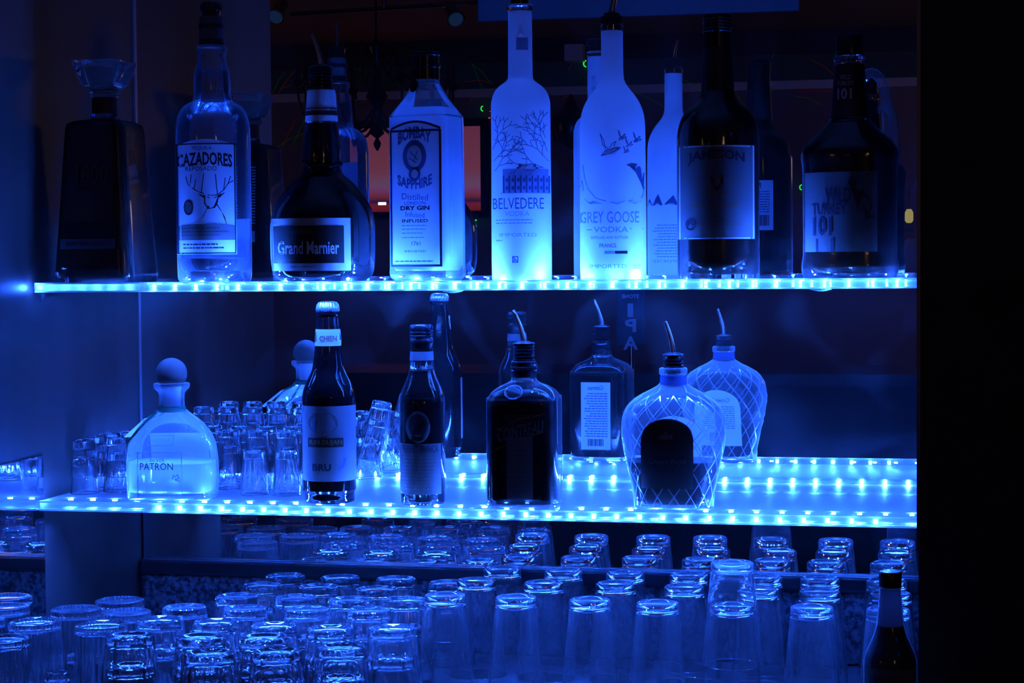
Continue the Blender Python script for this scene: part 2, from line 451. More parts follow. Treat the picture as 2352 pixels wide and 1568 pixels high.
box('worktop', (WX + .7, -.45, COUNTER_Z - .03), (XR + .7 + .0, .388, COUNTER_Z - .002), GRANITE, cab)
box('cabinet_body', (WX + .7, -.40, 0), (XR + .7, .388, COUNTER_Z - .031), CABM, cab)
cab.location.z = 0
t = tag(box('rubber_bar_mat', (WX + .02, -.80, COUNTER_Z - .002), (XR - .01, -.03, COUNTER_Z), MAT_),
        'ribbed black rubber mat under the upturned glasses', 'bar mat')

# ================================================================== shelves and LED strips
SLABL = thin_glass('acrylic_lower_shelf', haze=0.05, rough=0.45, edge=.0)
def shelf(name, label, z, SL=None):
    SL = SL or SLAB
    r = thing(name, label, 'shelf', ((XL + XR) / 2, -SHW / 2, z))
    ox, oy = (XL + XR) / 2, -SHW / 2
    def L(a, b): return [(a[0] - ox, a[1] - oy, a[2]), (b[0] - ox, b[1] - oy, b[2])]
    a, b = L((XL, -SHW + .004, -TH), (XR - .001, -.003, 0)); box('slab', a, b, SL, r)
    for zz in (0, -TH):                                    # ground front corners of the slab
        a, b = L((XL, -SHW, zz - (.0022 if zz == 0 else 0)), (XR - .001, -SHW + .004, zz + (.0022 if zz else 0)))
        box('polished_edge', a, b, BEVEL, r)
    a, b = L((XL, -SHW + .0005, -TH + .0022), (XR - .001, -SHW + .0015, -.0022)); box('front_face', a, b, SLAB, r)
    return r
s1 = shelf('acrylic_shelf', 'upper clear acrylic shelf edge lit with blue lights, carrying the taller bottles', UP_Z)
s2 = shelf('acrylic_shelf', 'lower clear acrylic shelf edge lit with blue lights, carrying shorter bottles and small glasses', LOW_Z, SLABL)
def strip(label, x0, pitch, n, y, z, size, m, face=-1, skip=()):
    r = thing('led_strip', label, 'light strip', (x0 + pitch * n / 2, y, z))
    ox = r.location.x
    me = None
    if face == 2:   # facing up
        box('tape', (x0 - .01 - ox, -.004, -.0012), (min(x0 + pitch * n, XR - .004) - ox, .004, -.0002), WHITE_TAPE, r)
        me = box('led', (-size / 2, -size / 2, 0), (size / 2, size / 2, .0012), m, None)
    else:
        box('tape', (x0 - .01 - ox, .0012 * -face, -.0035), (min(x0 + pitch * n, XR - .004) - ox, .002 * -face, .0035), WHITE_TAPE, r)
        me = box('led', (-size * .42, -.001, -size * .5), (size * .42, .001, size * .5), m, None)
    me.parent = r; first = True
    for i in range(n):
        if i in skip: continue
        x = x0 + i * pitch - ox
        if x + ox > XR - .006 or x + ox < XL + .004: continue
        if first: o = me; first = False
        else: o = me.copy(); COL.objects.link(o); o.parent = r
        o.location = (x, 0, 0)
    return r
WHITE_TAPE = thin_glass('clear_led_tape', haze=.03, edge=0)
# front rows: positions read along the edge of each shelf
def xs(px, z): return on_y(px, project((-.7, -SHW, z))[1], -SHW).x
xu0, xu1 = xs(398, UP_Z), xs(2004, UP_Z); pu = (xu1 - xu0) / 31
xl0, xl1 = xs(361, LOW_Z), xs(2011, LOW_Z); pl = (xl1 - xl0) / 32
strip('row of blue lights in the front edge of the upper shelf', xu0 - pu, pu, 34, -SHW + .0065, UP_Z - .0050, .0045, LEDM)
strip('second row of blue lights low in the upper shelf edge', xu0 - pu, pu, 34, -SHW + .0065, UP_Z - .0108, .0040, LEDM)
strip('row of blue lights in the front edge of the lower shelf', xl0 - 7 * pl, pl, 40, -SHW + .0065, LOW_Z - .0072, .0062, LEDM, skip=(1, 2, 3, 4, 5, 6))
strip('row of blue lights shining up beneath the front bottles on the lower shelf', XL + .03, .0365, 36, -SHW + .050, LOW_Z - .003, .0055, LEDLO, face=2)
strip('row of blue lights shining up beneath the bottles on the upper shelf', XL + .19, .0333, 36, -SHW + .030, UP_Z - .003, .0045, LEDU, face=2)
strip('row of blue lights along the back of the lower shelf by the mirror', XL + .02, .0365, 36, -.008, LOW_Z + .0035, .0050, LEDBK, face=-1)
for px, z, lab in ((97, UP_Z, 'clear bumper under the left end of the upper shelf'), (273, UP_Z, 'small clear peg under the upper shelf beside the panel joint'),
                   (1040, UP_Z, 'flat clear bracket under the middle of the upper shelf'), (1885, UP_Z, 'flat clear bracket under the upper shelf near the pillar')):
    p = on_y(px, 676, -.38 if px != 273 else -.1)
    wd = .006 if px < 500 else .016
    hgt = .014 if px == 97 else (.008 if px == 273 else .004)
    v, f = loft_geo([ring(0, wd, wd * .8), ring(-hgt * .5, wd * .9, wd * .7), ring(-hgt, wd * .35, wd * .3)])
    o = mk('shelf_bracket', v, f, SLAB, None, True); o.location = (p.x, p.y, UP_Z - TH); tag(o, lab, 'bracket', 'clear shelf brackets')

# ================================================================== upper shelf bottles
D = .340
# ---- squared amber decanter with a glass stopper
b = Bottle('tequila_decanter', 'tapering square decanter of dark amber tequila with flared glass stopper', 247, .330, UP_Z, turn=-24, nexp=9)
b.outer([(641, 90), (637, 94), (626, 94), (500, 85), (300, 72), (288, 69), (281, 58, 6), (277, 34, 3), (274, 31, 2), (264, 29, 2)], DGREEN, smooth=1, angle=50)
b.inner(291, AMBER, gap=5, base=15)
b.lathe('neck_band', [(264, 29), (226, 28)], REDWAX)
v, f = loft_geo([ring((b.ypc - y) * b.s, r * b.s, r * b.s, e) for y, r, e in
                 ((227, 30, 2), (222, 36, 2), (214, 37, 2), (208, 30, 2), (205, 36, 3), (200, 41, 8), (170, 52, 10), (150, 58, 10), (145, 58, 10), (143, 55, 10), (148, 44, 8))])
mk('glass_stopper', v, f, real_glass('stopper_glass', haze=.05, bump=.3), b.root, True, 40)
b.text('1800', 2, 404, 78, 44, GREENI, bold=.02)
b.text('REPOSADO', 2, 436, 66, 10, GREENI)
b.patch('lower_label', -74, 60, 510, 546, PAPERK); b.patch('signature_strip', -74, 60, 549, 572, PAPERG)
b.text('Juan Beckmann', -10, 561, 100, 10, INK)
b.patch('back_label', -50, 50, 330, 560, PAPERK, back=True)
b.lines(-44, 44, range(345, 500, 8), 3, PAPER, back=True, name='back_print'); b.patch('bar_code_panel', -44, 0, 520, 550, PAPER, back=True, off=.0012)

# ---- tall clear tequila bottle
b = Bottle('tequila_bottle', 'tall clear tequila bottle with a stag on its label, second from left on top', 494, .325, UP_Z)
b.outer([(641, 80), (636, 84), (600, 85), (500, 85), (400, 85), (320, 85), (285, 83), (260, 76), (245, 64), (236, 48), (232, 44), (224, 43), (219, 41), (205, 42), (185, 41), (165, 39),
         (148, 33), (132, 31), (128, 32), (122, 34), (112, 34), (108, 30)], CLEARC, smooth=3)
b.inner(163, thin_glass('clear_tequila', tint=(.75, .85, 1), haze=.02), gap=3, base=24)
b.patch('thick_base', -80, 80, 592, 594, CLEARB)
b.lathe('collar_label', [(108, 28), (50, 27), (42, 25)], PAPERD)
b.lathe('collar_band', [(70, 28.6), (60, 28.6)], INK); b.lathe('lower_collar_band', [(106, 29), (94, 28.8)], INK)
b.lathe('neck_ring', [(42, 20), (30, 22), (28, 24), (16, 25), (12, 22)], GLASS)
b.pourer(30, 12, 20, (-2, -60), 2, 5)
lab = b.patch('front_label', -83.5, 50, 325, 584, PAPER, arch=14, off=.0008)
b.frame('label_border', -83.3, 49, 334, 583, 3, INK, off=.0011)
b.text('TEQUILA', -26, 346, 46, 9, INK); b.text('CAZADORES', -20, 369, 124, 30, INK, bold=.03, arc=5)
b.text('REPOSADO', -28, 391, 70, 10, INK)
deer = [[(-62, 408), (-58, 425), (-44, 438), (-28, 446), (-8, 452)], [(-44, 438), (-40, 415)], [(-28, 446), (-22, 402)], [(-50, 404), (-52, 424)],
        [(38, 408), (32, 425), (22, 440), (8, 450), (-6, 452)], [(22, 440), (26, 412)], [(8, 450), (4, 404)], [(32, 425), (44, 418)],
        [(-30, 444), (-10, 458)], [(16, 448), (0, 458)]]
b.art(deer, INK, 1.8, name='antlers')
b.art([('p', [(-22, 452), (12, 450), (8, 470), (2, 480), (-14, 482), (-22, 470)]), ('p', [(-14, 476), (8, 472), (24, 500), (28, 516), (-42, 512), (-26, 500)]),
       ('p', [(-36, 448), (-18, 452), (-22, 458)]), ('p', [(26, 444), (8, 452), (12, 458)])], INK, name='stag')
b.art([('p', [(-17, 486), (8, 484), (-4, 506)])], PAPER, off=.0014, name='stag_chest')
b.art([('p', [(-57 + 11 * math.cos(a), 478 + 18 * math.sin(a)) for a in [i * PI / 6 for i in range(12)]])], INK, name='seal')
b.art([('p', [(-57 + 8 * math.cos(a), 478 + 13 * math.sin(a)) for a in [i * PI / 6 for i in range(12)]])], PAPERD, off=.0014, name='seal_face')
b.patch('scroll_banner', -80, 46, 516, 552, PAPERD, off=.0012, arch=-3)
b.lines(-72, 36, (524, 532, 540), 1.6, INK, off=.0016); b.lines(-70, 30, (560, 568), 3, INK)
b.patch('back_label', -84, 84, 502, 592, PAPER, off=-.004, back=True)

# ---- round orange liqueur bottle with ribbon
b = Bottle('liqueur_bottle', 'round-bellied dark liqueur bottle with ribbon and seal, steel pourer', 743, D, UP_Z)
b.outer([(641, 96), (638, 106), (628, 114), (600, 119), (560, 120), (510, 119), (480, 112), (455, 99), (430, 80), (412, 62), (400, 48), (386, 44), (360, 45), (330, 43), (300, 39),
         (280, 36), (240, 34), (210, 31), (204, 28)], DGREEN, smooth=3)
b.inner(285, DARKLIQ, gap=6, base=8)
b.lathe('neck_label', [(281, 37.5), (210, 32.2)], PAPER)
b.lathe('neck_label_band', [(268, 37.7), (258, 36.6)], INK); b.lathe('neck_label_rule', [(253, 36.6), (251, 36.3)], INK)
b.pourer(204, 154, 27, (-20, 82), 4, 7)
b.art([('p', [(-12 + 26 * math.cos(a), 388 + 14 * math.sin(a)) for a in [i * PI / 8 for i in range(16)]])], DARKLIQ, off=.004, name='wax_seal')
v = []; 
tube('ribbon', [tuple(b.pt(x, y, .0015)) for x, y in ((-42, 372), (-22, 386), (0, 384), (22, 384), (42, 378))], .004, DARKLIQ, b.root, 8)
tube('ribbon_tail', [tuple(b.pt(x, y, .0015)) for x, y in ((-8, 390), (-30, 406), (-44, 410))], .003, DARKLIQ, b.root, 8)
b.patch('front_label', -119, 62, 503, 621, PAPER, off=.0006, nx=24)
b.patch('label_panel', -112, 47, 520, 604, PAPERK, off=.0010, nx=24)
b.text('Grand Marnier', -33, 569, 138, 30, WHITEI, bold=.02); b.text('LIQUEUR', -47, 587, 38, 6, GREYI); b.text('ORANGE & COGNAC', -47, 596, 64, 4, GREYI)
b.text('PARIS, FRANCE', -45, 612, 58, 5, INK)
b.art([[(-70 + i * 8, 538), (-66 + i * 8, 528), (-62 + i * 8, 538)] for i in range(6)] + [[(-70, 538), (-50, 546), (-24, 538)]], GREYI, 2, name='crest')

# ---- tall rectangular gin bottle
b = Bottle('gin_bottle', 'rectangular clear gin bottle glowing pale blue with an arched portrait label', 983, D, UP_Z, turn=-27, nexp=7, depth=.8)
b.outer([(641, 66), (636, 74), (625, 76), (610, 75), (500, 75), (290, 74), (272, 73, 7), (262, 69, 6), (250, 62, 5), (225, 47, 3.2), (200, 35, 2.3), (190, 31, 2), (184, 30, 2)], CLEARB, smooth=2, angle=40)
BOMB = scatter('glowing_gin', (.92, .95, 1), .65, .02, .3, clear=.28)
b.inner(250, BOMB, gap=5, base=22, name='gin')
b.lathe('cap', [(186, 32), (160, 32), (158, 34), (152, 34), (150, 31), (132, 31), (130, 33), (125, 32.5), (123, 29)], BLACKP)
b.art([('p', [(-15 + 12 * math.cos(a), 200 + 16 * math.sin(a)) for a in [i * PI / 8 for i in range(16)]])], BLACKP, off=.003, name='cap_tab')
b.patch('tax_strip', -20, 0, 128, 160, PAPERD, off=.0006) if False else None
b.patch('front_label', -64, 66, 282, 612, PAPER, off=.0008, arch=22)
b.frame('label_border', -64, 66, 302, 612, 5, INK, off=.0013)
b.art([[(-61 + 125 * i / 12, 300 - 16 * math.sin(PI * i / 12)) for i in range(13)]], INK, 5, name='label_arch')
b.text('BOMBAY', 0, 308, 84, 28, INKL, bold=.04, arc=15); b.text('SAPPHIRE', 0, 425, 88, 24, INKL, bold=.03, arc=-12)
ov = lambda rx, ry, cy0: ('p', [(rx * math.cos(a), cy0 + ry * math.sin(a)) for a in [i * PI / 12 for i in range(24)]])
b.art([ov(30, 36, 362), ov(15, 16, 402), ('p', [(-10, 326), (10, 326), (14, 338), (-14, 338)])], INKL, name='medallion', off=.0012)
b.art([ov(19, 25, 362), ov(9, 10, 402)], PAPER, off=.0017, name='medallion_face')
b.art([[(-12, 350), (10, 372)], [(8, 350), (-2, 376)], [(-14, 366), (6, 378)], [(-3, 330), (-3, 318)], [(3, 330), (3, 318)]], INKL, 2, off=.002, name='medallion_detail')
b.text('Distilled', 0, 454, 66, 14, INKL, shear=4); b.text('LONDON', 0, 468, 54, 8, INKL, bold=.01); b.text('DRY GIN', 0, 479, 74, 10, INK, bold=.04); b.text('Infused', 0, 494, 48, 12, INKL, shear=3)
b.text('INFUSED', 0, 508, 66, 8, INK, bold=.02); b.lines(-34, 34, (518, 526, 535, 545), 1.5, INKL); b.text('1761', 2, 559, 22, 9, INK); b.text('IMPORTED', 0, 577, 54, 5, INK); b.lines(-52, 54, (598,), 3, INKL)
b.patch('back_label', -60, 60, 285, 610, PAPER, back=True, off=.0006)
b.lines(-50, 50, range(420, 590, 9), 3, INKL, back=True)

# ---- frosted vodka with bare trees and mansion
def boxart(x0, x1, y0, y1): return ('p', [(x0, y0), (x1, y0), (x1, y1), (x0, y1)])
b = Bottle('vodka_bottle', 'frosted vodka bottle drawn with bare trees and a mansion, taller of the two glowing', 1199, D, UP_Z)
b.outer([(643, 62), (640, 67), (630, 69), (500, 69), (350, 68), (250, 68), (232, 66.5), (215, 61), (202, 51), (193, 39), (186, 31), (178, 28.5), (160, 28), (60, 27.5), (31, 27), (30, 25)], FROST, smooth=3)
b.lathe('neck_ring', [(31, 27.5), (29, 31), (18, 31), (15, 28)], GLASS)
b.lathe('stopper', [(15, 20), (2, 21), (0, 31), (-16, 31), (-20, 26)], BLACKP)
def branch(x, y, a, L, n, out, rnd, spread=.55):
    x2, y2 = x + L * math.cos(a), y + L * math.sin(a)
    xm, ym = (x + x2) / 2 + rnd.uniform(-1, 1) * L * .06, (y + y2) / 2 + rnd.uniform(-1, 1) * L * .06
    out.append([(x, y), (xm, ym), (x2, y2)])
    if n > 0:
        for k in (-1, 1):
            branch(x2, y2, a + k * spread * rnd.uniform(.5, 1.1), L * rnd.uniform(.66, .82), n - 1, out, rnd)
        if n > 1: branch(xm, ym, a + rnd.choice((-1, 1)) * .75, L * .55, n - 2, out, rnd)
rnd = random.Random(3); st = []
for x, y, a, L in ((62, 372, -2.35, 34), (60, 350, -2.0, 36), (64, 395, -2.75, 40), (-60, 395, -1.0, 32), (-62, 372, -.8, 30), (-64, 345, -1.2, 28), (56, 320, -2.1, 24)):
    branch(x, y, a, L, 3, st, rnd)
st = [[(max(-64, min(64, x)), max(246, min(440, y))) for x, y in q] for q in st]
b.art(st, INKL, 1.3, name='tree_drawing')
pal = [boxart(-40, 62, 402, 405), boxart(-6, 34, 380, 387), boxart(-10, 38, 387, 391), ('p', [(-4, 402), (14, 394), (32, 402)])]
pal += [boxart(-42 + k * 13, -38 + k * 13, 406, 445) for k in range(9)] + [boxart(-46, 64, 444, 447)]
pal += [boxart(-35 + k * 13, -30 + k * 13, 412, 420) for k in range(8)] + [boxart(-35 + k * 13, -30 + k * 13, 430, 438) for k in range(8)]
b.art(pal + [[(12, 365), (12, 380)]], INKL, 1.2, name='mansion_drawing')
b.patch('mansion_wall', -42, 62, 391, 446, INKM, off=.0008)
b.text('BELVEDERE', -7, 469, 116, 25, INKL, bold=.0); b.text('VODKA', -10, 492, 55, 11, INKM, bold=-.01)
b.lines(-58, 34, (505, 512), 2.5, INKM); b.text('IMPORTED', -8, 540, 84, 8, INKM); b.lines(-58, -40, (551,), 3, INKM)
b.frame('square_emblem', -22, -8, 588, 603, 2.5, INKL); b.art([[(-20, 590), (-10, 601)], [(-20, 601), (-14, 594)]], INKL, 3, name='emblem_stroke')
b.patch('neck_bottle_mark', -9, 18, 92, 120, INKM); b.art([('p', [(-2, 62), (4, 62), (8, 80), (16, 92), (-10, 92), (-6, 80)])], FROST2, name='neck_emblem')
b.text('BELVEDERE', 0, 120, 12, 70, INKM, back=True)

# ---- frosted vodka with flying geese
b = Bottle('vodka_bottle', 'frosted vodka bottle with flying geese over mountains and a steel pourer', 1409, .345, UP_Z)
b.outer([(643, 70), (640, 75), (630, 76), (500, 76), (330, 75), (285, 74), (262, 71), (240, 63), (222, 52), (206, 39), (192, 30), (180, 26.5), (160, 25.5), (90, 25), (76, 25), (74, 23)], FROST, smooth=3)
b.lathe('neck_ring', [(76, 23), (74, 26.5), (62, 27), (60, 23), (58, 26), (42, 26), (40, 22)], GLASS)
b.pourer(58, 34, 20, (14, -20), 1, 8)
def goose(x, y, s_, flip=1):
    P = lambda q: [(x + flip * a * s_, y + c * s_) for a, c in q]
    return [P([(0, 0), (-4, -22), (-12, -38), (-6, -12), (6, -4), (0, 4)]), P([(0, 0), (10, -2), (22, -6), (30, -3), (20, 2), (6, 8), (-10, 12), (-4, 4), (0, 0)]), P([(8, -4), (16, -16), (24, -20), (18, -8)])]
st = goose(-16, 350, 1.0) + goose(18, 322, .45) + goose(34, 338, .4) + goose(52, 326, .45, ) + goose(28, 352, .3)
b.art(st, INKL, 1.6, name='geese_drawing')
b.art([('p', [(-14, 352), (10, 342), (20, 344), (4, 358), (-26, 362)]), ('p', [(12, 322), (26, 316), (24, 326)]), ('p', [(46, 328), (58, 322), (56, 332)])], INKM, off=.0009, name='geese_bodies')
b.art([('p', [(30, 382), (42, 378), (56, 380), (48, 392)]), ('p', [(48, 392), (60, 384), (72, 400), (70, 440), (62, 420)]), ('p', [(36, 384), (50, 388), (52, 400)])], INKL, name='mountain_drawing')
b.art([[(-68, 380), (-64, 410), (-56, 436), (-40, 456), (-20, 463), (40, 463), (66, 455), (72, 430)]], INKM, 2, name='window_outline')
b.art([('p', [(-66, 458), (-40, 464), (-24, 470), (-52, 470)]), ('p', [(-10, 466), (30, 464), (10, 472)]), ('p', [(34, 466), (66, 464), (50, 470)])], INKM, name='lake_drawing')
b.text('GREY GOOSE', -8, 500, 134, 26, INKM, bold=.01); b.frame('title_shadow', -74, -73, 488, 512, 1, INKM)
b.text('VODKA', -5, 528, 78, 13, INKM, bold=.01); b.art([[(-60, 528), (-48, 528)], [(38, 526), (68, 526)]], INKM, 2, name='title_rule')
b.text('DISTILLED AND BOTTLED', -8, 546, 84, 6, INKL); b.text('FRANCE', -12, 564, 38, 9, INKL, bold=.01)
b.art([boxart(-20, 4, 576, 583), ], INKM, name='flag_band'); b.art([boxart(4, 32, 576, 583)], INK, name='flag_dark_band')
b.text('IMPORTED', -12, 611, 84, 9, INKM); b.lines(44, 66, (608, 614), 3, INKM)
b.art([('p', [(-70, 440), (-60, 424), (-48, 432), (-40, 442)]), ('p', [(-34, 446), (-20, 418), (-8, 430), (6, 444)]), ('p', [(10, 446), (24, 414), (34, 428), (44, 446)]), ('p', [(44, 446), (56, 426), (68, 446)])], INKL, back=True, name='back_mountains')
b.lines(-50, 50, range(500, 590, 8), 3, INKM, back=True); b.text('IMPORTED', 0, 602, 90, 8, INKM, back=True)

b.art([('p', [(-76, 428), (-70, 414), (-66, 440)])], INKL, name='far_mountain_drawing')
# ---- green whiskey bottle
b = Bottle('whiskey_bottle', 'tall dark green whiskey bottle with a cream label and dark screw cap', 1650, D, UP_Z)
b.outer([(642, 84), (638, 91), (630, 94), (500, 94), (340, 94), (310, 93), (285, 88), (265, 79), (250, 66), (236, 50), (222, 41), (205, 37), (150, 34), (115, 32), (112, 30)], DGREEN, smooth=3)
b.inner(180, WHISKY, gap=7, base=10)
b.lathe('neck_sleeve', [(206, 38), (150, 35), (112, 33)], PAPERK)
b.lathe('screw_cap', [(114, 33)] + [q for i in range(5) for q in ((78 - i * 7, 32), (76 - i * 7, 34), (73 - i * 7, 34), (72 - i * 7, 32))] + [(42, 32), (38, 30)], BLACKP)
b.patch('front_label', -92, 83, 338, 550, PAPERD, nx=24)
b.frame('label_border', -88, 81, 340, 549, 2.5, PAPER)
b.text('JAMESON', -4, 362, 128, 28, INK, bold=.03, arc=8); b.text('IRISH WHISKEY', -6, 474, 106, 9, OCHRE)
b.art([boxart(-16, 12, 404, 428), ('p', [(-16, 428), (12, 428), (-2, 444)])], INK, name='crest_shield'); b.art([[(-14, 406), (10, 432)], [(10, 406), (-14, 432)]], OCHRE, 3, off=.0015, name='crest_cross')
b.art([[(-26, 440), (-12, 450), (10, 450), (24, 440)], [(-8, 394), (-2, 388), (4, 394)]], OCHRE, 2.5, name='crest_banner')
b.art([('p', [(-62 + 12 * math.cos(a), 516 + 14 * math.sin(a)) for a in [i * PI / 6 for i in range(12)]])], INK, name='seal')
b.lines(-40, 60, (508, 516), 2, GREYI); b.lines(-60, -26, (416, 418), 1, GREYI); b.lines(26, 60, (416, 418), 1, GREYI)
b.patch('back_label', -55, 55, 378, 516, PAPER, back=True); b.text('NORMAL', 12, 392, 70, 16, INK, back=True, bold=.02)
b.lines(-46, 46, range(408, 465, 7), 3, INKL, back=True)
b.art([boxart(-44 + k * 4.2, -42 + k * 4.2 + (k % 3) * .6, 474, 504) for k in range(12)], INK, back=True, name='bar_code')

# ---- bourbon jug with handle
b = Bottle('bourbon_bottle', 'broad dark bourbon bottle with a looped glass neck handle, nearest the pillar', 1952, D, UP_Z, turn=-18, nexp=2.4, depth=.8)
b.outer([(642, 92), (638, 103), (628, 108), (610, 110), (590, 107), (560, 106), (400, 107), (365, 110), (345, 108), (330, 98), (315, 83), (298, 66), (284, 53), (274, 45, 2), (265, 42, 2),
         (160, 33, 2), (152, 32, 2)], DGREEN, smooth=3)
b.inner(286, WHISKY, gap=6, base=12)
b.lathe('neck_sleeve', [(274, 46), (267, 44), (156, 34), (153, 33)], PAPERK)
b.lathe('neck_ring', [(153, 32), (151, 35), (144, 35), (142, 37), (134, 36), (131, 33)], GLASS)
b.lathe('cap', [(131, 30), (128, 33), (124, 33), (122, 31), (88, 31), (85, 29)], BLACKP)
cc, ss = math.cos(-b.turn + .35), math.sin(-b.turn + .35)
hp = [(x * b.s * cc, x * b.s * ss, b.Z(y)) for x, y in catmull([(34, 182), (46, 170), (62, 172), (78, 190), (86, 220), (90, 260), (92, 300), (90, 335)], 4)]
v, f = tube_geo(hp, 11 * b.s, 14, 12 * b.s); mk('handle', v, f, CLEARB, b.root, True, 60)
b.patch('front_label', -88, 84, 398, 578, PAPERG, nx=20)
b.text('WILD', 0, 450, 62, 34, INK, bold=.02); b.text('TURKEY', -22, 481, 86, 26, INK, bold=.02); b.text('101', -38, 520, 48, 44, INK, bold=.04)
b.art([('p', [(22, 420), (34, 410), (44, 424), (36, 440)]), ('p', [(30, 430), (60, 440), (76, 470), (68, 500), (44, 482)]), ('p', [(56, 470), (80, 500), (62, 506)]), ('p', [(24, 412), (32, 408), (34, 416)])], INK, name='turkey_drawing')
b.art([boxart(-54, -10, 548, 578)], INK, name='label_block')
b.text('WILD', 2, 182, 26, 10, PAPER, off=.0035); b.text('TURKEY', 2, 196, 38, 10, PAPER, off=.0035); b.text('101', 1, 220, 34, 26, PAPER, off=.0035, bold=.03)
b.patch('back_label', -60, 60, 420, 560, PAPER, back=True)

# ================================================================== lower shelf bottles
b = Bottle('silver_tequila_bottle', 'squat clear tequila bottle with a round cork ball and green ribbon', 398, .335, LOW_Z, turn=-14, nexp=3.4, depth=.86)
b.outer([(1146, 88), (1140, 97), (1125, 99), (1080, 100), (1050, 99), (1020, 95), (1000, 88, 3.2), (980, 76, 3), (962, 60, 2.6), (948, 43, 2.2), (938, 32, 2), (928, 29, 2), (905, 29, 2), (897, 33, 2), (890, 40, 2), (880, 41, 2), (878, 36, 2)], CLEARB, smooth=3)
b.inner(1058, scatter('clear_spirit', (.92, .95, 1), .6, .03, .3, clear=.65), gap=6, base=16, name='tequila')
b.lathe('cork_neck', [(932, 20), (880, 22)], PAPER)
v, f = loft_geo([ring((b.ypc - 857 - 36 * math.sin(a)) * b.s * 1 + 0, max(36 * b.s * math.cos(a), .0004)) for a in [(-.99 + i * 1.98 / 16) * PI / 2 for i in range(17)]])
mk('cork_ball', v, f, CORK, b.root, True, 80)
b.lathe('green_ribbon', [(944, 34), (934, 31.5)], RIBBON)
tube('ribbon_tail', [tuple(b.pt(x, y, .002)) for x, y in ((-30, 944), (-50, 964), (-72, 990), (-92, 1014))], .0022, RIBBON, b.root, 6)
b.frame('etched_front_panel', -62, 42, 1030, 1132, 2, INKM); b.frame('etched_upper_panel', -38, 24, 992, 1016, 2, INKM)
b.text('SILVER', -14, 1048, 34, 7, INKL); b.text('PATRON', -16, 1062, 76, 16, INK, bold=.0); b.text('TEQUILA', -8, 1004, 46, 8, INKM)
b.art([[(26, 1086), (32, 1080), (36, 1088), (26, 1092), (38, 1096)], [(24, 1080), (20, 1090)]], INKL, 2, name='bee_mark')
b.patch('back_label', -66, 70, 1000, 1112, PAPER, back=True, nx=20); b.lines(-46, 60, range(1020, 1100, 8), 2.5, INKL, back=True)
tg = tube('tag_cord', [tuple(b.pt(x, y, .003, True)) for x, y in ((20, 944), (48, 958), (66, 968))], .002, RIBBON, b.root, 6)
q = [b.pt(50, 956, .006, True), b.pt(78, 962, .010, True), b.pt(122, 1006, .03, True, None), b.pt(98, 1022, .03, True)]
q[2] = q[1] + Vector((-.036, .012, -.030)); q[3] = q[0] + Vector((-.038, .012, -.034))
up = Vector((0, .0006, 0)); mk('hang_tag', [*q, *[p + up for p in q]], [(0, 1, 2, 3), (7, 6, 5, 4), (0, 4, 5, 1), (1, 5, 6, 2), (2, 6, 7, 3), (3, 7, 4, 0)], PAPER, b.root)

b = Bottle('beer_bottle', 'brown beer bottle with a silver crown cap and pale paper labels', 758, .345, LOW_Z)
b.outer([(1157, 46), (1153, 54), (1146, 57), (1130, 57), (1120, 60), (1105, 61), (930, 61), (905, 60), (888, 56), (872, 49), (858, 42), (844, 37), (825, 34), (800, 31), (760, 28), (728, 25), (724, 25), (722, 27), (714, 27), (712, 23)], CORDIAL, smooth=3)
b.lathe('crown_cap', [(714, 26), (711, 27), (700, 25), (694, 21), (692, 14)], SILVER, mod=lambda a, z: 1 + .03 * math.cos(21 * a), n=126)
b.patch('front_label', -60.6, 60.6, 928, 1099, scatter('beer_label_paper', (.22, .22, .23), .3), nx=30); b.patch('neck_label', -29.5, 29.5, 755, 793, PAPER, nx=16)
b.text('CHIEN', 0, 776, 40, 13, OCHRE, bold=.03)
b.patch('label_band', -48, 32, 1000, 1021, PAPERK, off=.0010); b.text('RIN DUJAN', -8, 1011, 74, 14, OCHRE, bold=.03, off=.0014)
b.art([('p', [(-14 + 34 * math.cos(a), 966 + 26 * math.sin(a)) for a in [i * PI / 10 for i in range(20)]])], PAPERD, name='label_emblem')
b.art([[(-40, 958), (-10, 944), (24, 962)], [(-36, 972), (-8, 980), (20, 970)], [(-30, 946), (-34, 984)]], INKL, 4, name='emblem_lines')
b.text('BRU', -18, 1067, 42, 16, INK, bold=.03); b.art([[(20, 1074), (32, 1062), (36, 1046)]], INKL, 6, name='side_word')
b.art([[(-56, 998), (56, 998)], [(-56, 1022), (56, 1022)]], OCHRE, 2, name='label_rules')

b = Bottle('bitters_bottle', 'slim dark bitters bottle with a round emblem and square paper label', 972, .345, LOW_Z)
b.outer([(1160, 40), (1156, 48), (1148, 51), (1130, 52), (930, 52), (912, 51), (896, 47), (880, 40), (864, 33), (850, 29), (836, 27), (800, 26), (796, 25)], DGREEN, smooth=3)
b.inner(850, DARKLIQ, gap=4, base=8)
b.lathe('tax_strip', [(826, 27.5), (806, 26.6)], PAPERD)
b.lathe('screw_cap', [(806, 26), (790, 26), (788, 27), (780, 27)] + [q for i in range(3) for q in ((776 - i * 8, 25), (774 - i * 8, 27), (770 - i * 8, 27))] + [(748, 26.5), (745, 24)], BLACKP)
b.patch('front_label', -51.5, 42, 1014, 1130, PAPERG, nx=22); b.text('FERNET BRANCA', -5, 1026, 82, 17, INK, bold=.02)
b.lines(-44, 34, range(1044, 1120, 8), 3, GREYI)
b.art([('p', [(-10 + 28 * math.cos(a), 976 + 36 * math.sin(a)) for a in [i * PI / 10 for i in range(20)]])], PAPERG, name='round_emblem')
b.art([('p', [(-10 + 22 * math.cos(a), 972 + 26 * math.sin(a)) for a in [i * PI / 10 for i in range(20)]])], PAPERK, off=.0015, name='emblem_centre')
b.lathe('back_strip', [(870, 0.1), (869.9, 0.1)], PAPERK) if False else None

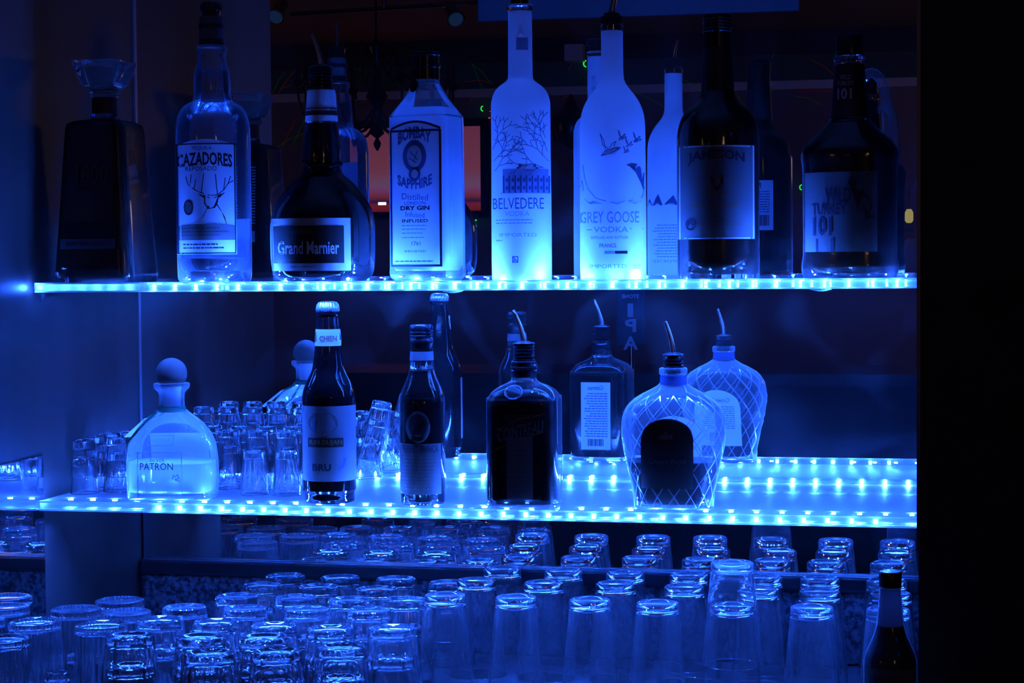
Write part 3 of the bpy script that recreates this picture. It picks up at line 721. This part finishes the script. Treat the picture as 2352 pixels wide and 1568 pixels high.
b = Bottle('orange_liqueur_bottle', 'square-shouldered dark liqueur bottle with a raised seal and steel pourer', 1206, .350, LOW_Z, turn=-8, nexp=5)
b.outer([(1164, 74), (1160, 80), (1150, 82), (930, 82), (915, 80), (903, 75, 4.5), (893, 66, 4), (884, 52, 3), (878, 38, 2.4), (872, 30, 2), (862, 28, 2), (838, 28, 2), (836, 25, 2)], DGREEN, smooth=2, angle=40)
b.inner(905, DARKLIQ, gap=7, base=10)
b.lathe('neck_collar', [(866, 28), (850, 29), (848, 31), (842, 31), (840, 28), (836, 30), (830, 30), (828, 27)], BLACKP)
b.pourer(828, 786, 25, (-24, 712), 4, 7)
b.art([('p', [(-14 + 22 * math.cos(a), 895 + 15 * math.sin(a)) for a in [i * PI / 8 for i in range(16)]])], DGREEN, off=.004, name='raised_seal')
b.art([[(-14 + 20 * math.cos(a), 895 + 14 * math.sin(a)) for a in [i * PI / 12 for i in range(25)]]], CLEARB, 3, off=.0045, name='seal_rim')
b.patch('label_strip', -30, 30, 995, 1136, PAPERG); b.lines(-24, 24, range(1020, 1120, 10), 3, GREYI)
b.patch('label_panel', -34, 30, 945, 994, PAPERK, off=.0004)
b.text('COINTREAU', 2, 982, 104, 30, GREYI, bold=.02, shear=-22); b.art([[(-56, 982), (0, 955), (56, 944)], [(-56, 1024), (0, 1002), (56, 984)]], OCHRE, 2, name='label_curve')
b.patch('back_label', -42, 42, 850 + 90, 1128, PAPER, back=True)
b.text('Cointreau', 0, 955, 44, 12, INKL, back=True, bold=.02); b.lines(-34, 34, range(970, 1090, 7), 2.6, INKL, back=True)
b.art([boxart(-22 + k * 4.2, -20 + k * 4.2 + (k % 3) * .6, 1098, 1118) for k in range(11)], INK, back=True, name='bar_code')

b = Bottle('whisky_decanter', 'cut-glass whisky decanter half full with a dark arched label and pourer', 1548, .350, LOW_Z, turn=0, nexp=2.5, depth=.72)
def cut(a, z):
    t = (a * 11 / (2 * PI)); q = z / .022
    d1 = abs(((t + q) % 1) - .5) * 2; d2 = abs(((t - q) % 1) - .5) * 2
    return 1 - .035 * max(0, 1 - min(1 - abs(1 - 2 * (1 - d1)), 1) * 1.0) * 0 - .03 * (max(0, d1 - .8) + max(0, d2 - .8)) * 5 * .9
b.outer([(1176, 80), (1170, 89), (1160, 91), (1120, 95), (1080, 104), (1050, 111), (1015, 118), (985, 120), (958, 118), (935, 109), (916, 92), (903, 72), (893, 52), (885, 38), (878, 31, 2), (868, 29, 2), (860, 29, 2), (858, 32, 2), (846, 32, 2), (843, 28, 2)],
        CLEARB, smooth=4, angle=30, n=96)
b.inner(1056, WHISKY, gap=4, base=14, pts_n=16)
grooves = []
for k in range(-7, 8):
    for sgn in (-1, 1):
        line = []
        for i in range(25):
            y = 905 + i * 10.6; a = (k * 24 + sgn * (y - 905) * .42) / 180 * PI * 1.0
            if abs(a) < 1.5:
                r_, e_ = b.section(b.Z(y)); line.append((math.sin(a) * r_ / b.s * .985, y))
            elif len(line) > 1: break
        if len(line) > 1: grooves.append(line)
CUTL = scatter('ground_cut_lines', (.95, .97, 1), .6, .25, .1, clear=.55)
b.art(grooves, CUTL, 2.2, name='cut_lines'); b.art(grooves, CUTL, 2.2, name='cut_lines', back=True)
b.lathe('neck_band', [(882, 31), (862, 30)], INKL)
b.pourer(843, 812, 24, (-18, 738), 2, 7)
b.patch('front_label', -74, 44, 954, 1114, PAPERK, arch=-44, nx=24, ny=16, off=.0022)
b.art([[(-74 + 118 * i / 16, 996 - 44 * math.sqrt(max(0, 1 - (i / 8 - 1) ** 2)) + 2) for i in range(17)]], CLEARB, 4, off=.0028, name='label_rim')
b.art([('p', [(-32, 1000), (-4, 1000), (-2, 986), (-10, 992), (-18, 982), (-26, 992), (-34, 986)])], GREYI, off=.0028, name='crown_drawing'); b.text('Crown Royal', -15, 1052, 84, 16, GREYI, off=.0028)
b.patch('back_label', -66, 66, 962, 1120, PAPER, arch=-50, nx=24, ny=14, off=.0022, back=True)
b.text('Crown Royal', 0, 992, 74, 16, INKL, back=True, off=.003); b.lines(-50, 50, range(1008, 1070, 6), 2, INKL, back=True, off=.003)
b.art([boxart(-16 + k * 4, -14.5 + k * 4, 1082, 1108) for k in range(10)], INK, back=True, off=.003, name='bar_code')

# ---- hot sauce bottle on the counter
b = Bottle('hot_sauce_bottle', 'dark hot sauce bottle with black cap standing in front of the pint glasses', 2045, .62, COUNTER_Z)
b.outer([(1700, 56), (1695, 60), (1680, 61), (1530, 61), (1515, 60), (1500, 57), (1485, 51), (1470, 44), (1456, 38), (1440, 33), (1425, 31), (1390, 27.5), (1350, 24.5), (1343, 24)], CLEARB, smooth=3)
b.inner(1434, DARKLIQ, gap=2, base=10, name='hot_sauce')
SPLASH = scatter('sauce_stained_glass', (.5, .52, .56), .75)
b.lathe('neck_splashes', [(1432, 28.5), (1390, 25), (1350, 22.5)], SPLASH)
b.lathe('cap', [(1345, 25), (1312, 25.5), (1309, 24)], BLACKP, mod=lambda a, z: 1 + .012 * math.cos(36 * a), n=144)
b.patch('label', -58, 58, 1524, 1690, PAPERD, nx=22); b.text('TAPATIO', -12, 1552, 74, 26, INK, bold=.03, shear=4)

# ================================================================== glasses
def tumbler_mesh(name, h, rt, rr, wall, base, m, mod=None, n=48, heel=True, curve=0.0, inner_mod=None):
    """upside down: rim on the counter at z = 0, thick base on top at z = h"""
    R = []
    ri = lambda z: (rr + (rt - rr) * z / h + curve * math.sin(PI * z / h)) - wall
    hi = h - base
    for z in (hi, hi - .0015): R.append(ring(z, ri(z) - (.006 if z == hi else .001), n=n, mod=inner_mod))
    for k in (.75, .5, .25): R.append(ring(hi * k, ri(hi * k), n=n, mod=inner_mod))
    R.append(ring(.0008, rr - wall, n=n)); R.append(ring(0, rr - wall * .5, n=n)); R.append(ring(.0008, rr, n=n))
    nz = 8
    top = h - (.016 if heel else .004)
    for i in range(1, nz + 1):
        z = .012 + (top - .012) * (i - 1) / (nz - 1); R.append(ring(z, ri(z) + wall, n=n, mod=mod if i > 1 else None))
    if heel:
        R.append(ring(h - .0145, rt * .975, n=n)); R.append(ring(h - .0125, rt * 1.03, n=n)); R.append(ring(h - .004, rt * 1.03, n=n)); 
    R.append(ring(h - .0012, rt * 1.0, n=n, mod=mod)); R.append(ring(h, rt * .93, n=n)); R.append(ring(h - .0005, rt * .84, n=n)); R.append(ring(h - .0028, rt * .74, n=n)); R.append(ring(h - .0036, rt * .35, n=n))
    v, f = loft_geo(R)
    o = mk(name, v, f, m, None, True, 32); me = o.data; bpy.data.objects.remove(o); return me
def poly_mod(k, amt=1.0, z0=.035, z1=.06):
    def g(a, z):
        q = math.cos(PI / k) / math.cos((a % (2 * PI / k)) - PI / k)
        t = min(max((z - z0) / (z1 - z0), 0), 1) * amt if z1 > z0 else amt
        return 1 + (q / ((1 + math.cos(PI / k)) / 2) - 1) * t
    return g
PINT = tumbler_mesh('pint_glass', .150, .0300, .0440, .0026, .014, PINTG)
ROCKS = tumbler_mesh('rocks_glass', .090, .0325, .0430, .0036, .014, GLASS, mod=poly_mod(9, 1.0, .012, .03), n=72, heel=False)
FLUTED = tumbler_mesh('fluted_tumbler', .126, .0365, .0405, .0030, .012, GLASS, mod=lambda a, z: 1 + .018 * abs(math.cos(18 * a)) * 1.9, n=144, heel=False)
SHOT = tumbler_mesh('shot_glass', .062, .0165, .0240, .0022, .012, GLASS, mod=poly_mod(10, 1.0, .008, .02), n=60, heel=False)
TALLSHOT = tumbler_mesh('shot_glass', .058, .0172, .0225, .0020, .014, GLASS, n=40, heel=False)
JUICE = tumbler_mesh('small_tumbler', .068, .0160, .0232, .0019, .011, GLASS, mod=poly_mod(10, 1.0, .008, .02), n=60, heel=False)
def glass(name, me, loc, label, cat, group, tilt=None):
    o = bpy.data.objects.new(name, me); COL.objects.link(o); o.location = loc
    o.rotation_euler = (tilt[0] if tilt else 0, tilt[1] if tilt else 0, random.uniform(0, 6.28))
    return tag(o, label, cat, group)
ORD = ['leftmost', 'second from left', 'third from left', 'fourth from left', 'fifth from left', 'sixth from left', 'rightmost', 'eighth from left']
rows = [('front row', [(1022, 1362), (1185, 1367), (1355, 1373), (1510, 1380), (1682, 1385), (1865, 1390), (2040, 1395)]),
        ('middle row', [(1094, 1328), (1248, 1334), (1414, 1336), (1571, 1343), (1742, 1348), (1883, 1353), (2046, 1359)]),
        ('row nearest the mirror', [(1154, 1301), (1294, 1306), (1436, 1312), (1582, 1315), (1752, 1321), (1883, 1324), (2036, 1329)])]
for rn, pts in rows:
    for k, (x, y) in enumerate(pts):
        p = on_z(x, y + 2, COUNTER_Z + .150)
        lab = 'upturned pint glass, %s in the %s of pint glasses' % (ORD[k], rn)
        if (x, y) == (1682, 1385): lab = 'upturned pint glass in the front row carrying a second pint over it'
        glass('pint_glass', PINT, (p.x, p.y, COUNTER_Z), lab, 'glass', 'upturned pint glasses')
        if (x, y) == (1682, 1385):
            glass('pint_glass', PINT, (p.x, p.y, COUNTER_Z + .062), 'raised pint glass nested over another, standing taller than the rest', 'glass', 'upturned pint glasses')
rock_rows = [('back row by the granite', [(654, 1318), (781, 1322), (909, 1325), (1030, 1334)]),
             ('second row from the granite', [(602, 1340), (732, 1343), (865, 1348)]),
             ('third row from the granite', [(544, 1365), (680, 1368), (813, 1373), (945, 1377)]),
             ('fourth row from the granite', [(424, 1390), (562, 1393), (706, 1395), (846, 1397)]),
             ('fifth row from the granite', [(352, 1419), (490, 1424), (638, 1433), (760, 1439), (890, 1438)]),
             ('next to front row', [(298, 1456), (465, 1459), (600, 1460)]),
             ('front row of rocks glasses', [(483, 1496), (633, 1492), (785, 1482)])]
items = []                                             # [x, y, radius, free, builder]
for rn, pts in rows:
    for x, y in pts:
        p = on_z(x, y + 2, COUNTER_Z + .150); items.append([p.x, p.y, .0445, False, None])
def rocks_pair(x, y, rn, k):
    for w_, dz in (('lower', 0), ('upper', .042)):
        glass('rocks_glass', ROCKS, (x, y, COUNTER_Z + dz), '%s nested rocks glass, %s in the %s' % (w_, ORD[k], rn), 'glass', 'nested rocks glasses on the mat')
for rn, pts in rock_rows:
    for k, (x, y) in enumerate(pts):
        p = on_z(x, y + 2, COUNTER_Z + .132); items.append([p.x, p.y, .0435, True, lambda X, Y, rn=rn, k=k: rocks_pair(X, Y, rn, k)])
for (x, y, lab) in ((275, 1374, 'farthest ribbed tumbler, against the granite'), (285, 1401, 'ribbed tumbler just in front of the farthest one'),
                    (160, 1403, 'ribbed tumbler beside the dark wood panel'), (213, 1432, 'ribbed tumbler left of the nested rocks glasses'),
                    (92, 1426, 'ribbed tumbler touching the edge of the side mirror'), (30, 1452, 'ribbed tumbler at the left edge of the picture')):
    p = on_z(x, y + 2, COUNTER_Z + .126)
    items.append([p.x, p.y, .0415, True, lambda X, Y, lab=lab: glass('ribbed_tumbler', FLUTED, (X, Y, COUNTER_Z), 'upturned ' + lab, 'glass', 'ribbed tumblers by the side wall')])
for (x, y, hh, me, lab) in ((61, 1532, .068, JUICE, 'small smooth tumbler at the lower left corner'), (136, 1503, .068, JUICE, 'small tumbler behind the two front left ones'), (150, 1538, .062, SHOT, 'small flared glass second from the lower left corner')):
    p = on_z(x, y, COUNTER_Z + hh)
    items.append([p.x, p.y, .0245, True, lambda X, Y, lab=lab, me=me: glass('small_tumbler', me, (X, Y, COUNTER_Z), lab, 'glass', 'small tumblers at the front left')])
items.append([-.04, -.62, .037, False, None])
for it in range(300):
    for i, p in enumerate(items):
        for q in items[i + 1:]:
            dx, dy = p[0] - q[0], p[1] - q[1]; L = math.hypot(dx, dy) or 1e-6; need = p[2] + q[2] + .0008
            if L < need:
                k = (need - L) / L; a_, b_ = (.5, .5) if p[3] and q[3] else ((1, 0) if p[3] else ((0, 1) if q[3] else (0, 0)))
                p[0] += dx * k * a_; p[1] += dy * k * a_; q[0] -= dx * k * b_; q[1] -= dy * k * b_
    for p in items:
        if p[3]: p[0] = max(p[0], WX + p[2] + .006); p[1] = min(p[1], -.025 - p[2])
for p in items:
    if p[4]: p[4](p[0], p[1])
# small glasses on the lower shelf
GRP = 'small upturned glasses on the lower shelf'
for k, (x, yb, dd) in enumerate(((135, 1136, .30), (193, 1136, .252), (224, 1133, .20), (272, 1136, .265), (300, 1128, .16))):
    p = on_z(x, yb, LOW_Z); lab = ['leftmost', 'second from left', 'third from left', 'fourth from left', 'fifth from left'][k]
    p = on_y(x, project((p.x, -dd, LOW_Z))[1], -dd); p.x = max(p.x, WX + .032)
    glass('shot_glass', TALLSHOT if k == 0 else SHOT, (p.x, -dd, LOW_Z), 'lower shot glass of the %s nested pair beside the cork ball bottle' % lab, 'glass', GRP)
    glass('shot_glass', TALLSHOT if k == 0 else SHOT, (p.x, -dd, LOW_Z + (.024 if k else .026)), 'upper shot glass of the %s nested pair beside the cork ball bottle' % lab, 'glass', GRP)
jr = [('front row', .275, (585, 660), 1), ('second row', .205, (530, 596, 662, 728), 2), ('third row', .135, (490, 553, 614, 676, 738), 2), ('row by the mirror', .062, (470, 526, 582, 640, 700), 3)]
for rn, dd, pxs, lev in jr:
    for k, x in enumerate(pxs):
        p = on_y(x, project((-1.0, -dd, LOW_Z))[1], -dd)
        for j in range(lev):
            lv = {1: 'only', 2: ('bottom', 'top')[j] if j < 2 else ''}.get(lev, ('bottom', 'middle', 'top')[j])
            glass('small_tumbler', JUICE, (p.x, -dd, LOW_Z + .026 * j), '%s small tumbler of the stack %s in the %s' % (lv, ORD[k], rn), 'glass', GRP)
pp = on_y(846, 1110, -.085)
for j in range(3):
    a = .20; glass('small_tumbler', JUICE, (pp.x + .030 * j * math.sin(a) , -.085, LOW_Z + .0065 + .030 * j * math.cos(a)),
          '%s small tumbler of the stack leaning beside the beer bottle' % ('bottom', 'middle', 'top')[j], 'glass', GRP, tilt=(0, a))
# ================================================================== the bar room seen in the mirror
def room():
    # television on the far wall
    a, c = refl(1098, 288, 6.10), refl(800, 487, 6.10)
    t = thing('television', 'wall television with a pink and red picture reflected in the mirror', 'television', ((a.x + c.x) / 2, -6.17, (a.z + c.z) / 2))
    hx, hz = abs(a.x - c.x) / 2, abs(a.z - c.z) / 2
    box('bezel', (-hx - .035, -.02, -hz - .035), (hx + .035, .025, hz + .035), BLACKP, t)
    def scr(nt, out):
        e = N(nt, 'Emission'); tc = N(nt, 'TexCoord'); sp = N(nt, 'SeparateXYZ'); cr = N(nt, 'ValToRGB'); r_ = cr.color_ramp
        nt.links.new(tc.outputs['Generated'], sp.inputs[0]); nt.links.new(sp.outputs[2], cr.inputs[0])
        r_.elements[0].position = 0; r_.elements[0].color = (.45, .02, .02, 1); r_.elements[1].position = 1; r_.elements[1].color = (.42, .09, .20, 1)
        for p_, c_ in ((.08, (.5, .05, .09, 1)), (.12, (.08, .02, .15, 1)), (.18, (.5, .08, .12, 1)), (.25, (.55, .12, .4, 1)), (.30, (.45, .20, .45, 1)), (.5, (.5, .12, .22, 1))):
            el = r_.elements.new(p_); el.color = c_
        nt.links.new(cr.outputs[0], e.inputs[0]); e.inputs[1].default_value = .034; nt.links.new(e.outputs[0], out.inputs[0])
    SCR = mat('television_picture', scr)
    box('screen', (-hx, .026, -hz), (hx, .030, hz), SCR, t)
    w1 = refl(873, 467, 6.10); box('screen_caption', (w1.x - t.location.x - .02, .030, w1.z - t.location.z - .007), (w1.x - t.location.x + .02, .032, w1.z - t.location.z + .007), emission('screen_white', (1, .9, 1), .2, False), t)
    # hanging white board over the bar
    a, c = refl(1098, 50, 3.0), refl(1835, 24, 3.0)
    tag(box('hanging_sign_board', (a.x, -3.03, c.z), (c.x, -3.0, 2.45), BOARD, bevel=.003), 'plain pale board hanging from the ceiling, top of the mirror', 'board')
    # track light
    p0, p1 = refl(668, 32, 4.4), refl(1100, 6, 4.4)
    t = thing('track_light', 'ceiling track light with two small spot heads reflected at top left', 'light', ((p0.x + p1.x) / 2, p0.y, (p0.z + p1.z) / 2)); L = t.location
    tube('track_bar', [tuple(p0 - L), tuple(p1 - L)], .009, METAL, t)
    tube('mounting_post', [(0, 0, 0), (0, 0, 2.56 - L.z)], .012, METAL, t)
    for px, py, dx in ((646, 24, -.01), (1036, 30, .03)):
        h = refl(px, py, 4.4) - L
        v, f = tube_geo([h + Vector((-dx, -.02, .03)), h + Vector((0, 0, .02)), h + Vector((dx * .8, .03, -.02)), h + Vector((dx, .04, -.03))], .018, 16, .036)
        hd = mk('spot_head', v, f, METAL, t, True, 50)
        v, f = tube_geo([h + Vector((dx, .041, -.031)), h + Vector((dx * 1.1, .045, -.035))], .030, 16, .028)
        mk('lens', v, f, emission('dim_spot_lens', (.1, .3, 1), .006, False), hd, True)
    # chandelier
    c = refl(866, 250, 4.6)
    t = thing('chandelier', 'black wrought iron chandelier with curled arms reflected behind the tall bottles', 'chandelier', c)
    v, f = loft_geo([ring(z, r) for z, r in ((-.17, .003), (-.155, .012), (-.14, .016), (-.12, .006), (-.10, .03), (-.06, .012), (0, .02), (.05, .045), (.1, .018), (.2, .012), (.25, .03), (.28, .01))])
    mk('centre_post', v, f, IRON, t, True); tube('chain', [(0, 0, .28), (0, 0, 2.56 - c.z)], .005, IRON, t)
    for k in range(8):
        a = k * PI / 4 + .2; ca, sa = math.cos(a), math.sin(a)
        pts = catmull([(0, .02), (.08, -.08), (.20, -.10), (.31, -.02), (.33, .08), (.30, .10), (.29, .06)], 4)
        arm = tube('arm', [(r * ca, r * sa, z) for r, z in pts], .006, IRON, t, 8)
        v, f = loft_geo([ring(z, r, cx=.33 * ca, cy_=.33 * sa, n=16) for z, r in ((.08, .008), (.10, .03), (.105, .032), (.11, .012), (.19, .011), (.2, .006))])
        mk('candle_cup', v, f, IRON, arm, True)
        tube('scroll', [(r * ca, r * sa, z) for r, z in catmull([(.02, .2), (.12, .26), (.2, .18), (.15, .12), (.11, .16)], 4)], .004, IRON, t, 6)
        v, f = loft_geo([ring(z, r, cx=.20 * ca, cy_=.20 * sa, n=10) for z, r in ((-.10, .002), (-.12, .004), (-.14, .012), (-.155, .008), (-.165, .001))])
        mk('drop', v, f, IRON, t, True)
    # wall sconce silhouette
    c = refl(1302, 290, 6.0)
    t = thing('wall_lantern', 'black round wall lantern reflected between the two frosted bottles', 'lantern', (c.x, -6.12, c.z))
    v, f = loft_geo([ring(z, r) for z, r in ((-.10, .01), (-.08, .03), (-.06, .08), (.0, .10), (.05, .09), (.08, .04), (.14, .015), (.16, .004))]); mk('lantern_body', v, f, BLACKP, t, True)
    box('wall_bracket', (-.012, -.07, -.02), (.012, 0, .02), BLACKP, t)
    c = refl(1310, 116, 6.0); tag(box('wall_speaker', (c.x - .045, -6.185, c.z - .04), (c.x + .045, -6.08, c.z + .04), TRIMP, bevel=.006), 'small beige box mounted high on the far wall', 'speaker')
    # lasers
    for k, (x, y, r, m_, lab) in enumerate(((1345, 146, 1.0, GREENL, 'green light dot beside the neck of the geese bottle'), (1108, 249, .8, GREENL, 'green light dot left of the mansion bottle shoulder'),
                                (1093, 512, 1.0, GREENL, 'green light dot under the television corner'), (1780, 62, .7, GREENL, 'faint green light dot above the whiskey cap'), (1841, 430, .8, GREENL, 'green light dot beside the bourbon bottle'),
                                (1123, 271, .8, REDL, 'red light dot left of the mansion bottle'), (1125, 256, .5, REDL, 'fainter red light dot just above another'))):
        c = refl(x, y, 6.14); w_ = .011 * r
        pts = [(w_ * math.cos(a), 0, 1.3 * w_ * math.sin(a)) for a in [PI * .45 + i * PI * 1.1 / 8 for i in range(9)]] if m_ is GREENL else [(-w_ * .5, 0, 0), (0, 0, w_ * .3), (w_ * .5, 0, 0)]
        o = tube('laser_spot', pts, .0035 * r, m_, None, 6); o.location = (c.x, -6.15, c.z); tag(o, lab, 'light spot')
    rn = random.Random(5)
    for k in range(34):
        x, y = (rn.uniform(636, 730), rn.uniform(150, 330)) if k < 10 else ((rn.uniform(985, 1120), rn.uniform(140, 240)) if k < 18 else (rn.uniform(1270, 1900), rn.uniform(60, 240)))
        c = refl(x, y, 6.14); L = rn.uniform(.03, .14); a = rn.uniform(-1.2, 1.2)
        o = tube('laser_streak', [(-L * math.cos(a), 0, -L * math.sin(a)), (0, 0, .01), (L * math.cos(a), 0, L * math.sin(a))], .0013, REDDIM if k % 2 else GRNDIM, None, 5)
        o.location = (c.x, -6.16, c.z); tag(o, 'faint thin laser streak on the far wall seen in the mirror', 'light streak', 'faint laser streaks on the far wall')
    # bright things at the right
    c = refl(2088, 496, 5.6); t = thing('candle_lantern', 'small yellow lit lantern reflected at the right beside the pillar', 'lantern', c)
    v, f = loft_geo([ring(z, r, n=12) for z, r in ((-.03, .010), (-.02, .018), (.015, .018), (.03, .010))]); mk('glowing_glass', v, f, emission('lantern_flame', (1, .8, .25), .04), t, True)
    box('lantern_base', (-.02, -.02, -.07), (.02, .02, -.05), IRON, t); tube('lantern_hook', [(0, 0, .045), (0, 0, .12), (.02, 0, .14)], .003, IRON, t)
    c = refl(2096, 592, 4.2); v, f = loft_geo([ring(z, r, n=24) for z, r in ((-.06, .035), (-.05, .05), (0, .062), (.04, .05), (.07, .02))])
    o = mk('round_lamp_shade', v, f, scatter('warm_shade', (.8, .6, .45), .4), None, True); o.location = c; tag(o, 'rounded pale lamp shade low at the right beside the pillar', 'lamp shade')
    # the customer side of the bar, behind the camera
    bar = thing('front_bar', 'long dark serving bar reflected low in the mirror', 'bar', (0, -3.9, 0))
    box('bar_top', (-2.2, -.3, 1.06), (1.6, .3, 1.10), principled('bar_top_wood', (.05, .03, .02), .3), bar); box('bar_front', (-2.15, -.2, 0), (1.55, .2, 1.06), WOOD, bar)
    c = refl(1450, 745, 3.62)
    t = thing('tap_handle', 'dark beer tap handle with tall pale letters reading down its face', 'tap handle', (c.x, c.y, 1.10)); sc = 6.75 / F
    box('handle_body', (-.050, -.016, .10), (.050, .016, .44), principled('tap_handle_paint', (.02, .03, .06), .4), t, bevel=.006)
    tube('ferrule', [(0, 0, .0), (0, 0, .10)], .012, METAL, t)
    for s_, yy, ww, hh in (('STONE', 680, .06, .014), ('I', 712, .020, .048), ('P', 747, .040, .046), ('A', 787, .052, .046)):
        z = refl(1450, yy, 3.62).z - 1.10
        g, f = text_geo(s_, .03); v = [(-a_ * ww, .0170, z + b_ * hh) for a_, b_ in g]; mk('letter' if len(s_) == 1 else 'lettering', v, f, WHITEI, t)
    area('tap_glow', (c.x, c.y + .5, 1.75), (math.radians(-50), 0, 0), .1, .1, .25)
room()
